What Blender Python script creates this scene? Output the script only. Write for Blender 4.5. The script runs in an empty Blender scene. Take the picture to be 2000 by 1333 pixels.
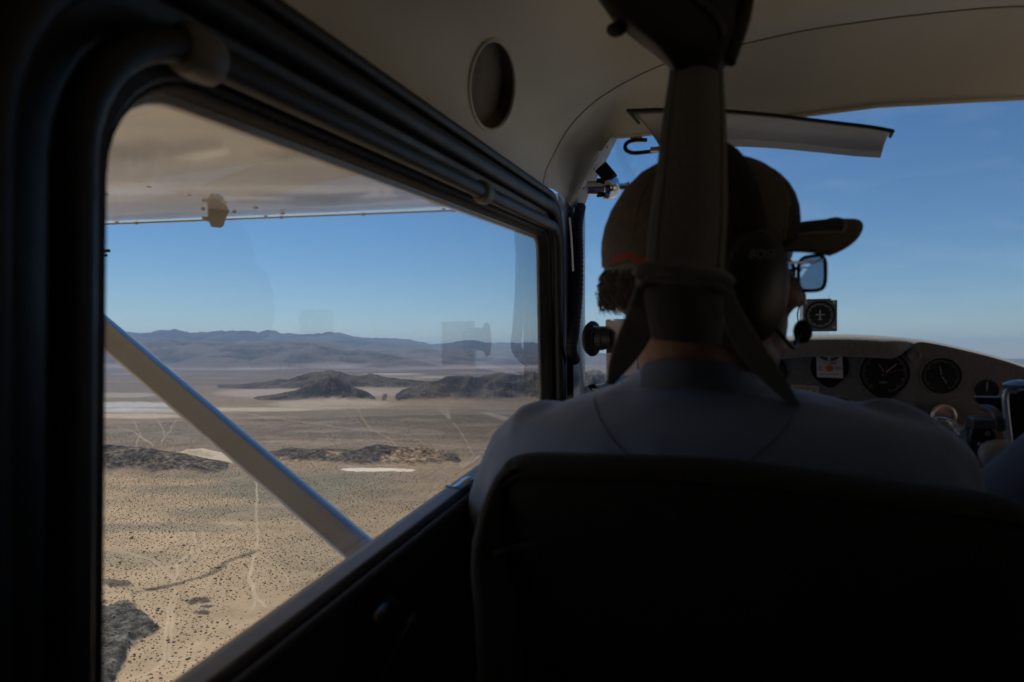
import bpy, math, random
import numpy as np
from mathutils import Vector, Matrix
rnd = random.Random(7)
R_ = math.radians
scene = bpy.context.scene
C = scene.collection

# ------------------------------------------------------------------ camera, sky, sun, exposure
F = 24.0 / 36.0 * 2000.0
YAW, PITCH, NOSE_UP = R_(16.1), R_(1.16), R_(4.3)
H = 220.0                                     # height of the aircraft above the valley floor
HOR = 693.5
cam_d = bpy.data.cameras.new("camera"); cam = bpy.data.objects.new("camera", cam_d); C.objects.link(cam)
cam_d.lens = 24.0; cam_d.sensor_width = 36.0
cam_d.clip_start = 0.02; cam_d.clip_end = 120000
cam_d.dof.use_dof = True; cam_d.dof.focus_distance = 3.6; cam_d.dof.aperture_fstop = 6.3
cam.rotation_euler = (math.pi / 2 + PITCH, 0, YAW)
scene.camera = cam
world = bpy.data.worlds.new("World"); scene.world = world; world.use_nodes = True
SUN_AZ, SUN_EL = R_(-58), R_(60)              # azimuth from straight ahead (+Y), negative to the left
nt = world.node_tree
sky = nt.nodes.new("ShaderNodeTexSky"); sky.sky_type = 'NISHITA'; sky.sun_disc = False
sky.sun_elevation = SUN_EL; sky.sun_rotation = SUN_AZ; sky.altitude = 2200; sky.air_density = 1.15
sky.dust_density = 0.05; sky.ozone_density = 4.0
hs_ = nt.nodes.new("ShaderNodeHueSaturation"); hs_.inputs["Saturation"].default_value = 1.22
nt.links.new(sky.outputs[0], hs_.inputs["Color"]); nt.links.new(hs_.outputs[0], nt.nodes["Background"].inputs[0])
nt.nodes["Background"].inputs[1].default_value = 0.078
sd = bpy.data.lights.new("sun", 'SUN'); sd.energy = 3.6; sd.angle = R_(0.53); sd.color = (1.0, 0.955, 0.88)
sun = bpy.data.objects.new("sun", sd); C.objects.link(sun)
sdir = Vector((math.sin(SUN_AZ) * math.cos(SUN_EL), math.cos(SUN_AZ) * math.cos(SUN_EL), math.sin(SUN_EL)))
sun.rotation_euler = sdir.to_track_quat('Z', 'Y').to_euler()
sun.location = (0, 0, 50)
vs = scene.view_settings; vs.view_transform = 'Standard'; vs.look = 'None'; vs.gamma = 1.0; vs.exposure = 0.1
cy = scene.cycles
cy.max_bounces = 8; cy.diffuse_bounces = 4; cy.glossy_bounces = 4; cy.transparent_max_bounces = 24
cy.transmission_bounces = 4; cy.volume_bounces = 0; cy.sample_clamp_indirect = 6.0
cy.caustics_reflective = False; cy.caustics_refractive = False
cy.use_denoising = True

# ------------------------------------------------------------------ pixel rays (2000 x 1333 photograph)
CW = cam.rotation_euler.to_matrix()
RA = Matrix.Rotation(NOSE_UP, 4, 'X')         # aircraft frame -> world
RAi = RA.to_3x3().inverted()
def ray_w(px, py):
    return CW @ Vector(((px - 1000) / F, -(py - 666.5) / F, -1.0))
def A(px, py, X=None, Y=None, Z=None, D=None):
    d = RAi @ ray_w(px, py)
    if X is not None: t = X / d.x
    elif Y is not None: t = Y / d.y
    elif Z is not None: t = Z / d.z
    else: t = D
    return d * t
def G(px, py):
    d = ray_w(px, py); t = -H / d.z
    return d.x * t, d.y * t

# ------------------------------------------------------------------ materials
def mat(name, col, rough=0.6, metal=0.0, var=0.0, vscale=20.0, bump=0.0, bscale=200.0, coat=0.0, spec=0.5, col2=None,
        sheen=0.0, stretch=None, emit=None):
    m = bpy.data.materials.new(name); m.use_nodes = True
    t = m.node_tree; p = t.nodes["Principled BSDF"]
    p.inputs["Base Color"].default_value = (*col, 1); p.inputs["Roughness"].default_value = rough
    p.inputs["Metallic"].default_value = metal; p.inputs["Coat Weight"].default_value = coat
    p.inputs["Coat Roughness"].default_value = 0.05
    p.inputs["Specular IOR Level"].default_value = spec
    p.inputs["Sheen Weight"].default_value = sheen
    tc = t.nodes.new("ShaderNodeTexCoord"); src = tc.outputs["Object"]
    if stretch:
        mp = t.nodes.new("ShaderNodeMapping"); mp.inputs["Scale"].default_value = stretch
        t.links.new(src, mp.inputs[0]); src = mp.outputs[0]
    if var > 0 or col2:
        n = t.nodes.new("ShaderNodeTexNoise"); n.inputs["Scale"].default_value = vscale; n.inputs["Detail"].default_value = 6
        t.links.new(src, n.inputs["Vector"])
        r = t.nodes.new("ShaderNodeValToRGB")
        c2 = col2 or tuple(min(1, c * (1 + var)) for c in col)
        c1 = col if col2 else tuple(c * (1 - var) for c in col)
        r.color_ramp.elements[0].position = 0.32; r.color_ramp.elements[1].position = 0.68
        r.color_ramp.elements[0].color = (*c1, 1); r.color_ramp.elements[1].color = (*c2, 1)
        t.links.new(n.outputs["Fac"], r.inputs[0]); t.links.new(r.outputs[0], p.inputs["Base Color"])
        rr = t.nodes.new("ShaderNodeMapRange"); rr.inputs["To Min"].default_value = max(0.02, rough - 0.08)
        rr.inputs["To Max"].default_value = min(1, rough + 0.12)
        t.links.new(n.outputs["Fac"], rr.inputs["Value"]); t.links.new(rr.outputs[0], p.inputs["Roughness"])
    if bump > 0:
        n = t.nodes.new("ShaderNodeTexNoise"); n.inputs["Scale"].default_value = bscale; n.inputs["Detail"].default_value = 5
        t.links.new(src, n.inputs["Vector"])
        b = t.nodes.new("ShaderNodeBump"); b.inputs["Strength"].default_value = 1.0; b.inputs["Distance"].default_value = bump
        t.links.new(n.outputs["Fac"], b.inputs["Height"]); t.links.new(b.outputs[0], p.inputs["Normal"])
    return m
def glass_mat(name, tint=(1, 1, 1), rough=0.0, glare_smear=0.0, ior=1.45, base=0.0):
    m = bpy.data.materials.new(name); m.use_nodes = True
    t = m.node_tree; t.nodes.clear()
    o = t.nodes.new("ShaderNodeOutputMaterial"); tr = t.nodes.new("ShaderNodeBsdfTransparent")
    gl = t.nodes.new("ShaderNodeBsdfGlossy"); mx = t.nodes.new("ShaderNodeMixShader"); fr = t.nodes.new("ShaderNodeFresnel")
    ge = t.nodes.new("ShaderNodeNewGeometry"); mi_ = t.nodes.new("ShaderNodeMix"); mi_.data_type = 'FLOAT'
    mi_.inputs[2].default_value = ior; mi_.inputs[3].default_value = 1 / ior
    t.links.new(ge.outputs["Backfacing"], mi_.inputs[0]); t.links.new(mi_.outputs[0], fr.inputs["IOR"])
    tr.inputs[0].default_value = (*tint, 1); gl.inputs["Roughness"].default_value = rough; fr.inputs["IOR"].default_value = ior
    t.links.new(tr.outputs[0], mx.inputs[1]); t.links.new(gl.outputs[0], mx.inputs[2])
    mm = t.nodes.new("ShaderNodeMath"); mm.operation = 'MULTIPLY_ADD'; mm.inputs[1].default_value = 1.75; mm.inputs[2].default_value = base; mm.use_clamp = True
    t.links.new(fr.outputs[0], mm.inputs[0]); t.links.new(mm.outputs[0], mx.inputs[0])
    last = mx.outputs[0]
    if glare_smear > 0:      # pale noise streaks standing in for glare, plus faint scratch haze of old acrylic
        tc = t.nodes.new("ShaderNodeTexCoord"); mp = t.nodes.new("ShaderNodeMapping"); mp.inputs["Scale"].default_value = (3, 3, 14)
        mp.inputs["Rotation"].default_value = (0.3, 0.7, 0.2)
        n = t.nodes.new("ShaderNodeTexNoise"); n.inputs["Scale"].default_value = 2.2; n.inputs["Detail"].default_value = 7
        t.links.new(tc.outputs["Object"], mp.inputs[0]); t.links.new(mp.outputs[0], n.inputs["Vector"])
        r = t.nodes.new("ShaderNodeMapRange"); r.inputs["From Min"].default_value = 0.5; r.inputs["From Max"].default_value = 0.8
        r.inputs["To Min"].default_value = 0.0; r.inputs["To Max"].default_value = glare_smear
        t.links.new(n.outputs["Fac"], r.inputs["Value"])
        df = t.nodes.new("ShaderNodeBsdfTranslucent"); df.inputs[0].default_value = (0.8, 0.82, 0.85, 1)
        m2 = t.nodes.new("ShaderNodeMixShader")
        t.links.new(r.outputs[0], m2.inputs[0]); t.links.new(last, m2.inputs[1]); t.links.new(df.outputs[0], m2.inputs[2]); last = m2.outputs[0]
    t.links.new(last, o.inputs[0])
    return m

# ------------------------------------------------------------------ mesh building
class MB:
    def __init__(s): s.v = []; s.f = []; s.m = []
    def add(s, vs_, fs, mi=0):
        o = len(s.v); s.v += [tuple(p) for p in vs_]
        for f in fs: s.f.append(tuple(i + o for i in f)); s.m.append(mi)
        return s
    def box(s, c, size, mi=0, rot=None):
        c = Vector(c); h = [x / 2 for x in size]; vv = []
        for x in (-1, 1):
            for y in (-1, 1):
                for z in (-1, 1):
                    p = Vector((x * h[0], y * h[1], z * h[2]))
                    if rot is not None: p = rot @ p
                    vv.append(c + p)
        s.add(vv, [(0, 1, 3, 2), (4, 6, 7, 5), (0, 4, 5, 1), (2, 3, 7, 6), (0, 2, 6, 4), (1, 5, 7, 3)], mi)
        return s
    def loft(s, rings, mi=0, caps=True, closed=True):
        n = len(rings[0]); vv = [p for r in rings for p in r]; ff = []
        for i in range(len(rings) - 1):
            for j in range(n if closed else n - 1):
                k = (j + 1) % n
                ff.append((i * n + j, i * n + k, (i + 1) * n + k, (i + 1) * n + j))
        if caps and closed:
            ff.append(tuple(range(n - 1, -1, -1))); ff.append(tuple((len(rings) - 1) * n + j for j in range(n)))
        s.add(vv, ff, mi); return s
    def tube(s, pts, r, n=12, mi=0, closed=False, flat=1.0, up=None):
        pts = [Vector(p) for p in pts]; N = len(pts)
        rr = r if isinstance(r, (list, tuple)) else [r] * N
        rings = []; nrm = None
        for i in range(N):
            a = pts[(i - 1) % N] if (closed or i > 0) else pts[i]; b = pts[(i + 1) % N] if (closed or i < N - 1) else pts[i]
            t = (b - a).normalized()
            if nrm is None:
                u = Vector(up) if up is not None else (Vector((0, 0, 1)) if abs(t.z) < 0.9 else Vector((1, 0, 0)))
                nrm = (u - t * u.dot(t)).normalized()
            else: nrm = (nrm - t * nrm.dot(t)).normalized()
            bi = t.cross(nrm)
            rings.append([pts[i] + (nrm * math.cos(2 * math.pi * k / n) * flat + bi * math.sin(2 * math.pi * k / n)) * rr[i] for k in range(n)])
        if closed: rings.append(rings[0])
        return s.loft(rings, mi, caps=not closed)
    def lathe(s, prof, origin, axis, n=24, mi=0):
        ax = Vector(axis).normalized(); u = Vector((0, 0, 1)) if abs(ax.z) < 0.9 else Vector((1, 0, 0))
        e1 = (u - ax * u.dot(ax)).normalized(); e2 = ax.cross(e1); o = Vector(origin)
        rings = [[o + ax * h + (e1 * math.cos(2 * math.pi * k / n) + e2 * math.sin(2 * math.pi * k / n)) * r for k in range(n)] for r, h in prof]
        return s.loft(rings, mi)
    def ell(s, c, rad, mi=0, rot=None, n=20, m=12):
        c = Vector(c); rings = []
        for i in range(1, m):
            th = math.pi * i / m; ring = []
            for k in range(n):
                ph = 2 * math.pi * k / n
                p = Vector((rad[0] * math.sin(th) * math.cos(ph), rad[1] * math.sin(th) * math.sin(ph), rad[2] * math.cos(th)))
                if rot is not None: p = rot @ p
                ring.append(c + p)
            rings.append(ring)
        return s.loft(rings, mi)
    def prism(s, poly, vec, mi=0, mi_top=None):
        vec = Vector(vec); n = len(poly); a = [Vector(p) for p in poly]
        s.add(a + [p + vec for p in a], [(i, (i + 1) % n, n + (i + 1) % n, n + i) for i in range(n)] + [tuple(range(n))], mi)
        s.add([p + vec for p in a], [tuple(range(n - 1, -1, -1))], mi if mi_top is None else mi_top)
        return s
    def capsule(s, pts, rr, n=14, mi=0):
        pts = [Vector(p) for p in pts]; P = []; Q = []
        t0 = (pts[1] - pts[0]).normalized(); t1 = (pts[-1] - pts[-2]).normalized()
        for k in (1.0, 0.75, 0.4): P.append(pts[0] - t0 * rr[0] * math.sin(k * math.pi / 2) * 0.98); Q.append(max(rr[0] * math.cos(k * math.pi / 2), rr[0] * 0.05))
        P += pts; Q += list(rr)
        for k in (0.4, 0.75, 1.0): P.append(pts[-1] + t1 * rr[-1] * math.sin(k * math.pi / 2) * 0.98); Q.append(max(rr[-1] * math.cos(k * math.pi / 2), rr[-1] * 0.05))
        return s.tube(P, Q, n, mi)
    def build(s, name, mats, parent=None, smooth=True, bevel=0.0, sharp=38, sub=0, remesh=0.0, frame=True, base=None, solid=0.0):
        me = bpy.data.meshes.new(name)
        org = Vector((0, 0, 0))
        if parent is not None: org = ORG.get(parent.name, org)
        if base is not None: org = Vector(base)
        vv = [tuple(Vector(p) - org) for p in s.v]
        me.from_pydata(vv, [], s.f)
        mats = mats if isinstance(mats, (list, tuple)) else [mats]
        for m_ in mats: me.materials.append(m_)
        me.polygons.foreach_set("material_index", s.m)
        import bmesh
        bm = bmesh.new(); bm.from_mesh(me); bmesh.ops.recalc_face_normals(bm, faces=bm.faces); bm.to_mesh(me); bm.free()
        if smooth:
            me.polygons.foreach_set("use_smooth", [True] * len(me.polygons))
            if not remesh: me.set_sharp_from_angle(angle=R_(sharp))
        me.update()
        o = bpy.data.objects.new(name, me); C.objects.link(o)
        if parent is not None: o.parent = parent; ORG[o.name] = ORG.get(parent.name, Vector((0, 0, 0)))
        elif frame: o.matrix_world = RA @ Matrix.Translation(org); ORG[o.name] = org
        else: o.location = org
        if remesh:
            md = o.modifiers.new("union", 'REMESH'); md.mode = 'VOXEL'; md.voxel_size = remesh; md.use_smooth_shade = True
            sm = o.modifiers.new("smooth", 'SMOOTH'); sm.factor = 0.5; sm.iterations = 6
        if solid: md = o.modifiers.new("thickness", 'SOLIDIFY'); md.thickness = solid; md.offset = 0
        if bevel: md = o.modifiers.new("bevel", 'BEVEL'); md.width = bevel; md.segments = 3; md.limit_method = 'ANGLE'; md.angle_limit = R_(40)
        if sub: md = o.modifiers.new("subd", 'SUBSURF'); md.levels = sub; md.render_levels = sub
        return o
ORG = {}
def tag(o, label=None, cat=None, group=None, kind=None):
    if label: o["label"] = label
    if cat: o["category"] = cat
    if group: o["group"] = group
    if kind: o["kind"] = kind
    return o
def thing(name, label, cat, base, group=None):
    o = bpy.data.objects.new(name, None); C.objects.link(o); o.empty_display_size = 0.05
    o.matrix_world = RA @ Matrix.Translation(Vector(base)); ORG[o.name] = Vector(base)
    return tag(o, label, cat, group)
def catmull(pts, n=8, closed=False):
    P = [Vector(p) for p in pts]; out = []; N = len(P)
    for i in range(N if closed else N - 1):
        p0 = P[(i - 1) % N] if (closed or i > 0) else P[i]; p1 = P[i]; p2 = P[(i + 1) % N]
        p3 = P[(i + 2) % N] if (closed or i < N - 2) else P[i + 1 if not closed else 0]
        for k in range(n):
            t = k / n
            out.append(0.5 * ((2 * p1) + (-p0 + p2) * t + (2 * p0 - 5 * p1 + 4 * p2 - p3) * t * t + (-p0 + 3 * p1 - 3 * p2 + p3) * t ** 3))
    if not closed: out.append(P[-1])
    return out
# ------------------------------------------------------------------ desert
def h2(ix, iy, seed):
    n = (ix.astype(np.int64) * 374761393 + iy.astype(np.int64) * 668265263 + seed * 982451653) & 0xffffffff
    n = ((n ^ (n >> 13)) * 1274126177) & 0xffffffff
    n = n ^ (n >> 16)
    return (n & 0xffff) / 65535.0
def vn(x, y, seed=0):
    xi = np.floor(x); yi = np.floor(y); fx = x - xi; fy = y - yi
    fx = fx * fx * fx * (fx * (fx * 6 - 15) + 10); fy = fy * fy * fy * (fy * (fy * 6 - 15) + 10)
    a = h2(xi, yi, seed); b = h2(xi + 1, yi, seed); c = h2(xi, yi + 1, seed); d = h2(xi + 1, yi + 1, seed)
    return (a * (1 - fx) + b * fx) * (1 - fy) + (c * (1 - fx) + d * fx) * fy
def fbm(x, y, sc, oct=5, seed=0, gain=0.5, ridged=False):
    s = 0; a = 1; t = 0; x = x / sc; y = y / sc
    for o in range(oct):
        n = vn(x, y, seed + o * 17)
        if ridged: n = 1 - abs(2 * n - 1)
        s = s + a * n; t += a; a *= gain; x, y = x * 2.03 * 0.8 - y * 2.03 * 0.6 + 11.3, x * 2.03 * 0.6 + y * 2.03 * 0.8 + 5.7
    return s / t
cyaw, syaw = math.cos(YAW), math.sin(YAW)
def pixco(x, y):                                # ground point -> depth, picture column, picture row of the flat ground there
    D = -x * syaw + y * cyaw; r = x * cyaw + y * syaw
    Ds = np.where(D > 20, D, 20)
    return D, 1000 + F * r / Ds, HOR + F * H / Ds
def sstep(a, b, x):
    t = np.clip((x - a) / (b - a), 0, 1); return t * t * (3 - 2 * t)
# ridges: columns, crest rows, foot row, depth in front, depth behind, roughness, colour
RIDGES = [
 dict(px=[-700, 0, 200, 250, 300, 340, 380, 440, 480, 520, 560, 600, 640, 670, 690, 720, 745, 800, 845, 870, 915, 960, 1010, 1060, 1110, 1160, 1250, 1500],
      cr=[668, 662, 656, 653, 651, 647, 650, 646, 649, 650, 654, 655, 651, 652, 659, 662, 663, 664, 673, 670, 666, 670, 671, 669, 677, 690, 694, 700],
      D=23000, wf=5200, wb=5200, rough=0.34, ns=2000, col=(0.05, 0.05, 0.05), c2=(0.11, 0.10, 0.095), dist=0.25),
 dict(px=[-700, 0, 200, 260, 330, 400, 450, 520, 600, 660, 700, 760, 850, 930, 1000, 1060, 1130, 1200, 1500],
      cr=[672, 670, 669, 668, 665, 669, 673, 672, 669, 675, 682, 684, 681, 687, 685, 687, 697, 703, 708],
      D=15500, wf=3600, wb=3200, rough=0.75, ns=1100, col=(0.07, 0.06, 0.053), c2=(0.17, 0.13, 0.105), dist=0.3),
 dict(px=[380, 420, 470, 510, 540, 565, 590, 620, 640, 660, 700, 725, 760, 800, 840, 880], cr=[768, 756, 752, 747, 741, 741, 733, 727, 724, 727, 734, 732, 737, 742, 745, 752],
      D=4700, wf=380, wb=420, rough=0.85, ns=230, col=(0.042, 0.036, 0.032), c2=(0.12, 0.095, 0.072), dist=0.35),
 dict(px=[440, 462, 490, 510, 540, 560, 585, 600, 625, 640, 655, 668, 685, 700, 720, 740], cr=[790, 787, 781, 775, 771, 766, 759, 752, 744, 736, 737, 744, 752, 756, 765, 782],
      D=3450, wf=170, wb=240, rough=0.85, ns=130, col=(0.036, 0.031, 0.028), c2=(0.105, 0.083, 0.064), dist=0.3),
 dict(px=[700, 725, 750, 770, 785, 800, 820, 850, 875, 900, 930, 960, 990, 1010, 1040, 1070, 1120, 1170, 1260, 1400], cr=[786, 779, 775, 778, 763, 757, 753, 744, 733, 734, 736, 735, 728, 730, 729, 733, 725, 727, 742, 775],
      D=3550, wf=330, wb=420, rough=0.9, ns=170, col=(0.042, 0.035, 0.030), c2=(0.125, 0.098, 0.073), dist=0.3),
 dict(px=[505, 540, 570, 600, 650, 690, 712, 735, 760, 785, 830, 850, 880, 905, 930], cr=[890, 879, 873, 876, 879, 877, 870, 867, 871, 874, 872, 876, 882, 897, 917],
      D=1470, wf=95, wb=75, rough=0.5, ns=60, col=(0.19, 0.13, 0.08), c2=(0.32, 0.22, 0.13), dist=0.4),
 dict(px=[-200, 0, 120, 200, 260, 300, 340, 380, 410, 440, 470], cr=[850, 848, 858, 867, 871, 875, 881, 889, 896, 903, 916],
      D=1370, wf=105, wb=95, rough=0.25, ns=50, col=(0.060, 0.050, 0.040), c2=(0.16, 0.125, 0.085), dist=0.25),
 dict(px=[320, 345, 375, 400, 420, 450, 480], cr=[893, 882, 876, 875, 880, 888, 905],
      D=1455, wf=75, wb=40, rough=0.08, ns=60, col=(0.52, 0.41, 0.27), c2=(0.60, 0.48, 0.33), dist=0.1),
]
def interp_s(v, xs, ys):
    return np.interp(v, xs, ys)
def terrain(x, y, colour=False):
    shp = np.shape(x); x = np.asarray(x, dtype=np.float64).ravel(); y = np.asarray(y, dtype=np.float64).ravel()
    D, px, py = pixco(x, y); front = D > 40
    und = (fbm(x, y, 420, 4, 3) - 0.5) * 5.0 + (fbm(x, y, 60, 3, 9) - 0.5) * 0.9
    z = und * sstep(0, 600, np.hypot(x, y))
    rock = np.zeros_like(z); rc = []
    for i, q in enumerate(RIDGES):
        D0 = q['D']; MK = np.zeros_like(z); N2 = np.zeros_like(z)
        sel = np.flatnonzero((D > D0 - 1.9 * q['wf']) & (D < D0 + 1.9 * q['wb']) & (px > q['px'][0]) & (px < q['px'][-1]) & front)
        if len(sel):
            X, Y, PX = x[sel], y[sel], px[sel]
            pj = PX + (fbm(X, Y, q['wf'] * 0.7, 3, 40 + i) - 0.5) * 14
            cr = np.interp(pj, q['px'], q['cr'])
            h = np.maximum(H - (cr - HOR) / F * D0, 0)
            ed = np.minimum(sstep(q['px'][0], q['px'][0] + 14, PX), 1 - sstep(q['px'][-1] - 14, q['px'][-1], PX)); h = h * ed
            n1 = fbm(X, Y, q['ns'], 5, 70 + i * 3) - 0.5; n2 = fbm(X, Y, q['ns'] * 0.6, 6, 90 + i * 5, 0.5, True)
            dd = D[sel] - D0 + n1 * q['dist'] * q['wf'] * 1.6
            t = np.where(dd < 0, -dd / q['wf'], dd / q['wb']); sh = np.clip(1 - t, 0, 1); sh = sh * sh * (3 - 2 * sh) * 0.45 + sh * 0.55
            hz = h * sh * (1 + q['rough'] * (n2 - 0.62) * 1.9 * np.clip(1.2 - sh * 0.95, 0, 1))
            if i < 2: hz = hz + sh * h * 0.09 * (fbm(X, Y, 600, 4, 300 + i, 0.5, True) - 0.62) * 2
            z[sel] = np.maximum(z[sel], hz)
            mk = sstep(0.03, 0.20, sh * (h / (h + 3)) + n1 * 0.16 + (n2 - 0.6) * 0.12) * (h > 1.0)
            MK[sel] = mk; N2[sel] = n2
        rc.append((MK, N2, q))
        rock = np.maximum(rock, MK)
    # boulder outcrop close below
    b = np.zeros_like(z); bn = np.zeros_like(z)
    sel = np.flatnonzero((px > 60) & (px < 345) & (py > 1120) & (py < 1520) & front)
    if len(sel):
        X, Y, PX, PY = x[sel], y[sel], px[sel], py[sel]
        fy = np.interp(PX, [60, 190, 240, 268, 292, 310, 330], [1158, 1163, 1170, 1180, 1192, 1208, 1234])
        ny = np.interp(PX, [60, 190, 225, 238, 250, 262, 285, 305, 330], [1480, 1400, 1345, 1325, 1300, 1276, 1262, 1246, 1222])
        wob = (fbm(X, Y, 26, 6, 5, 0.6) - 0.5) * 44
        ins = np.minimum(PY - fy, ny - PY) + wob
        bb = sstep(-3, 40, ins) * sstep(60, 100, PX) * sstep(345, 318, PX + wob)
        n_ = fbm(X, Y, 7, 6, 31, 0.62, True)
        z[sel] += bb * (4 + 3.0 * n_ + 1.5 * (fbm(X, Y, 2.6, 3, 77, 0.6) - 0.5))
        b[sel] = sstep(0.05, 0.3, bb); bn[sel] = n_
    if not colour: return z.reshape(shp)
    lines_w = np.zeros_like(z)
    nA = fbm(x, y, 300, 5, 21); nB = fbm(x, y, 900, 5, 22); nC = fbm(x, y, 2600, 4, 23)
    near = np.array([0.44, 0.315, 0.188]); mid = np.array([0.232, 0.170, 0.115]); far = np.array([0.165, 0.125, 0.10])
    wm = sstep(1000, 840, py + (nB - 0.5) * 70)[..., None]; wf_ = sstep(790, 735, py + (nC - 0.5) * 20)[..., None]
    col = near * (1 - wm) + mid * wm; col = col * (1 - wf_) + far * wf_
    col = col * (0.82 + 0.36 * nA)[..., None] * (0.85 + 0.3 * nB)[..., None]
    def blob(cx, cy_, rx, ry, c, s=1.0, nz=0.35, hard=0.3):
        nonlocal col
        k_ = np.flatnonzero((np.abs(px - cx) < rx * 1.9) & (np.abs(py - cy_) < ry * 1.9) & front)
        if not len(k_): return
        P, Q = px[k_], py[k_]
        e = ((P - cx) / rx) ** 2 + ((Q - cy_) / ry) ** 2 + (fbm(P, Q * 3, rx * 0.5, 4, int(cx) % 97) - 0.5) * 2 * nz
        w = (sstep(1 + hard, 1 - hard, e) * s)[..., None]; col[k_] = col[k_] * (1 - w) + np.array(c) * w
    OL = (0.205, 0.18, 0.12)
    blob(640, 958, 190, 34, OL, 0.8, 0.5, 0.6); blob(470, 945, 200, 26, OL, 0.7, 0.6, 0.6); blob(500, 1000, 190, 16, OL, 0.6, 0.6, 0.7)
    blob(620, 1080, 90, 60, (0.25, 0.20, 0.13), 0.5, 0.6, 0.8); blob(330, 1030, 190, 10, OL, 0.55, 0.6, 0.6); blob(250, 1090, 120, 14, OL, 0.45, 0.7, 0.6)
    blob(900, 935, 120, 16, (0.30, 0.21, 0.13), 0.7, 0.5, 0.6); blob(800, 1000, 150, 60, (0.30, 0.22, 0.135), 0.5, 0.5, 0.6)
    blob(850, 815, 380, 16, (0.175, 0.135, 0.095), 0.75, 0.5, 0.7); blob(700, 842, 240, 12, (0.17, 0.13, 0.10), 0.5, 0.5, 0.7)
    blob(600, 868, 190, 7, (0.33, 0.26, 0.185), 0.5, 0.5, 0.7); blob(350, 845, 170, 18, (0.22, 0.185, 0.14), 0.6, 0.5, 0.7)
    blob(720, 905, 210, 11, (0.37, 0.26, 0.16), 0.75, 0.5, 0.6); blob(560, 895, 60, 9, (0.40, 0.29, 0.18), 0.7, 0.5, 0.5); blob(300, 940, 150, 7, (0.42, 0.29, 0.17), 0.7, 0.5, 0.5)
    PL = (0.46, 0.43, 0.39)
    blob(250, 793, 110, 9, PL, 0.85, 0.5, 0.4); blob(300, 803, 130, 4, PL, 0.7, 0.5, 0.5); blob(220, 772, 90, 5, (0.36, 0.31, 0.26), 0.7, 0.6, 0.5)
    blob(240, 813, 140, 5, (0.50, 0.40, 0.28), 0.75, 0.5, 0.5); blob(470, 800, 170, 4, (0.46, 0.38, 0.27), 0.8, 0.4, 0.5)
    blob(650, 790, 130, 9, (0.42, 0.34, 0.24), 0.75, 0.4, 0.5); blob(760, 762, 110, 11, (0.34, 0.28, 0.20), 0.8, 0.4, 0.5); blob(590, 768, 160, 9, (0.38, 0.31, 0.24), 0.8, 0.4, 0.5)
    blob(845, 737, 36, 1.8, (0.62, 0.56, 0.46), 0.9, 0.2, 0.4); blob(770, 731, 60, 1.2, (0.5, 0.44, 0.38), 0.8, 0.2, 0.5); blob(740, 742, 90, 7, (0.30, 0.235, 0.17), 0.8, 0.4, 0.5)
    for k in range(46):
        cx = 200 + h2(np.array(k), np.array(3), 5) * 860; cy_ = 716 + h2(np.array(k), np.array(4), 5) ** 1.2 * 26
        lt = h2(np.array(k), np.array(9), 5)
        blob(float(cx), float(cy_), 20 + 90 * float(h2(np.array(k), np.array(6), 5)), 0.6 + 1.6 * float(h2(np.array(k), np.array(7), 5)), (0.34, 0.29, 0.25) if lt > 0.5 else (0.13, 0.105, 0.095), 0.55, 0.5, 0.6)
    for k in range(60):
        cx = 200 + h2(np.array(k), np.array(13), 5) * 900; cy_ = 790 + h2(np.array(k), np.array(14), 5) * 110
        lt = h2(np.array(k), np.array(19), 5)
        blob(float(cx), float(cy_), 40 + 140 * float(h2(np.array(k), np.array(16), 5)), 0.8 + 2.2 * float(h2(np.array(k), np.array(17), 5)), (0.30, 0.235, 0.165) if lt > 0.45 else (0.15, 0.12, 0.09), 0.4, 0.6, 0.7)
    # wash lines and scrub thickets
    def line(pts, w_m, c, s=1.0, wv=1.0, rag=0.0):
        nonlocal col
        xs_, ys_ = [q[0] for q in pts], [q[1] for q in pts]
        k_ = np.flatnonzero((px > min(xs_) - 30) & (px < max(xs_) + 30) & (py > min(ys_) - 25) & (py < max(ys_) + 25) & front)
        if not len(k_): return
        X, Y = x[k_], y[k_]
        g = [G(a, b_) for a, b_ in pts]; best = np.full(X.shape, 1e9)
        wx = X + (fbm(X, Y, 45, 3, 51) - 0.5) * 6 * wv; wy = Y + (fbm(X, Y, 45, 3, 52) - 0.5) * 6 * wv
        for (x0, y0), (x1, y1) in zip(g[:-1], g[1:]):
            dx, dy = x1 - x0, y1 - y0; L = dx * dx + dy * dy
            t = np.clip(((wx - x0) * dx + (wy - y0) * dy) / L, 0, 1)
            best = np.minimum(best, np.hypot(wx - x0 - t * dx, wy - y0 - t * dy))
        if rag: best = best + (fbm(X, Y, 7, 3, 61) - 0.5) * rag
        wd = w_m * (1 + 0.25 * np.hypot(X, Y) / 1000)
        w = (sstep(wd * 0.95, wd * 0.4, best) * s * (1 - rock[k_] * 0.6))[..., None]; col[k_] = col[k_] * (1 - w) + np.array(c) * w
        if c[0] > 0.3: lines_w[k_] = np.maximum(lines_w[k_], w[:, 0])
    TR = (0.55, 0.43, 0.285)
    line([(499, 930), (502, 1000), (503, 1060), (500, 1075), (490, 1110), (487, 1135), (505, 1165), (520, 1185)], 1.7, TR, 0.45)
    line([(496, 1085), (486, 1120), (498, 1150), (503, 1170), (492, 1192)], 1.4, TR, 0.45)
    line([(378, 1040), (380, 1060), (372, 1082), (350, 1100), (348, 1122), (340, 1140), (345, 1155), (335, 1175), (331, 1200), (322, 1250), (318, 1290), (300, 1310), (240, 1333), (190, 1345)], 1.5, TR, 0.5)
    line([(350, 1165), (340, 1190), (334, 1240), (328, 1290), (345, 1290), (400, 1275)], 1.3, TR, 0.45)
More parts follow.
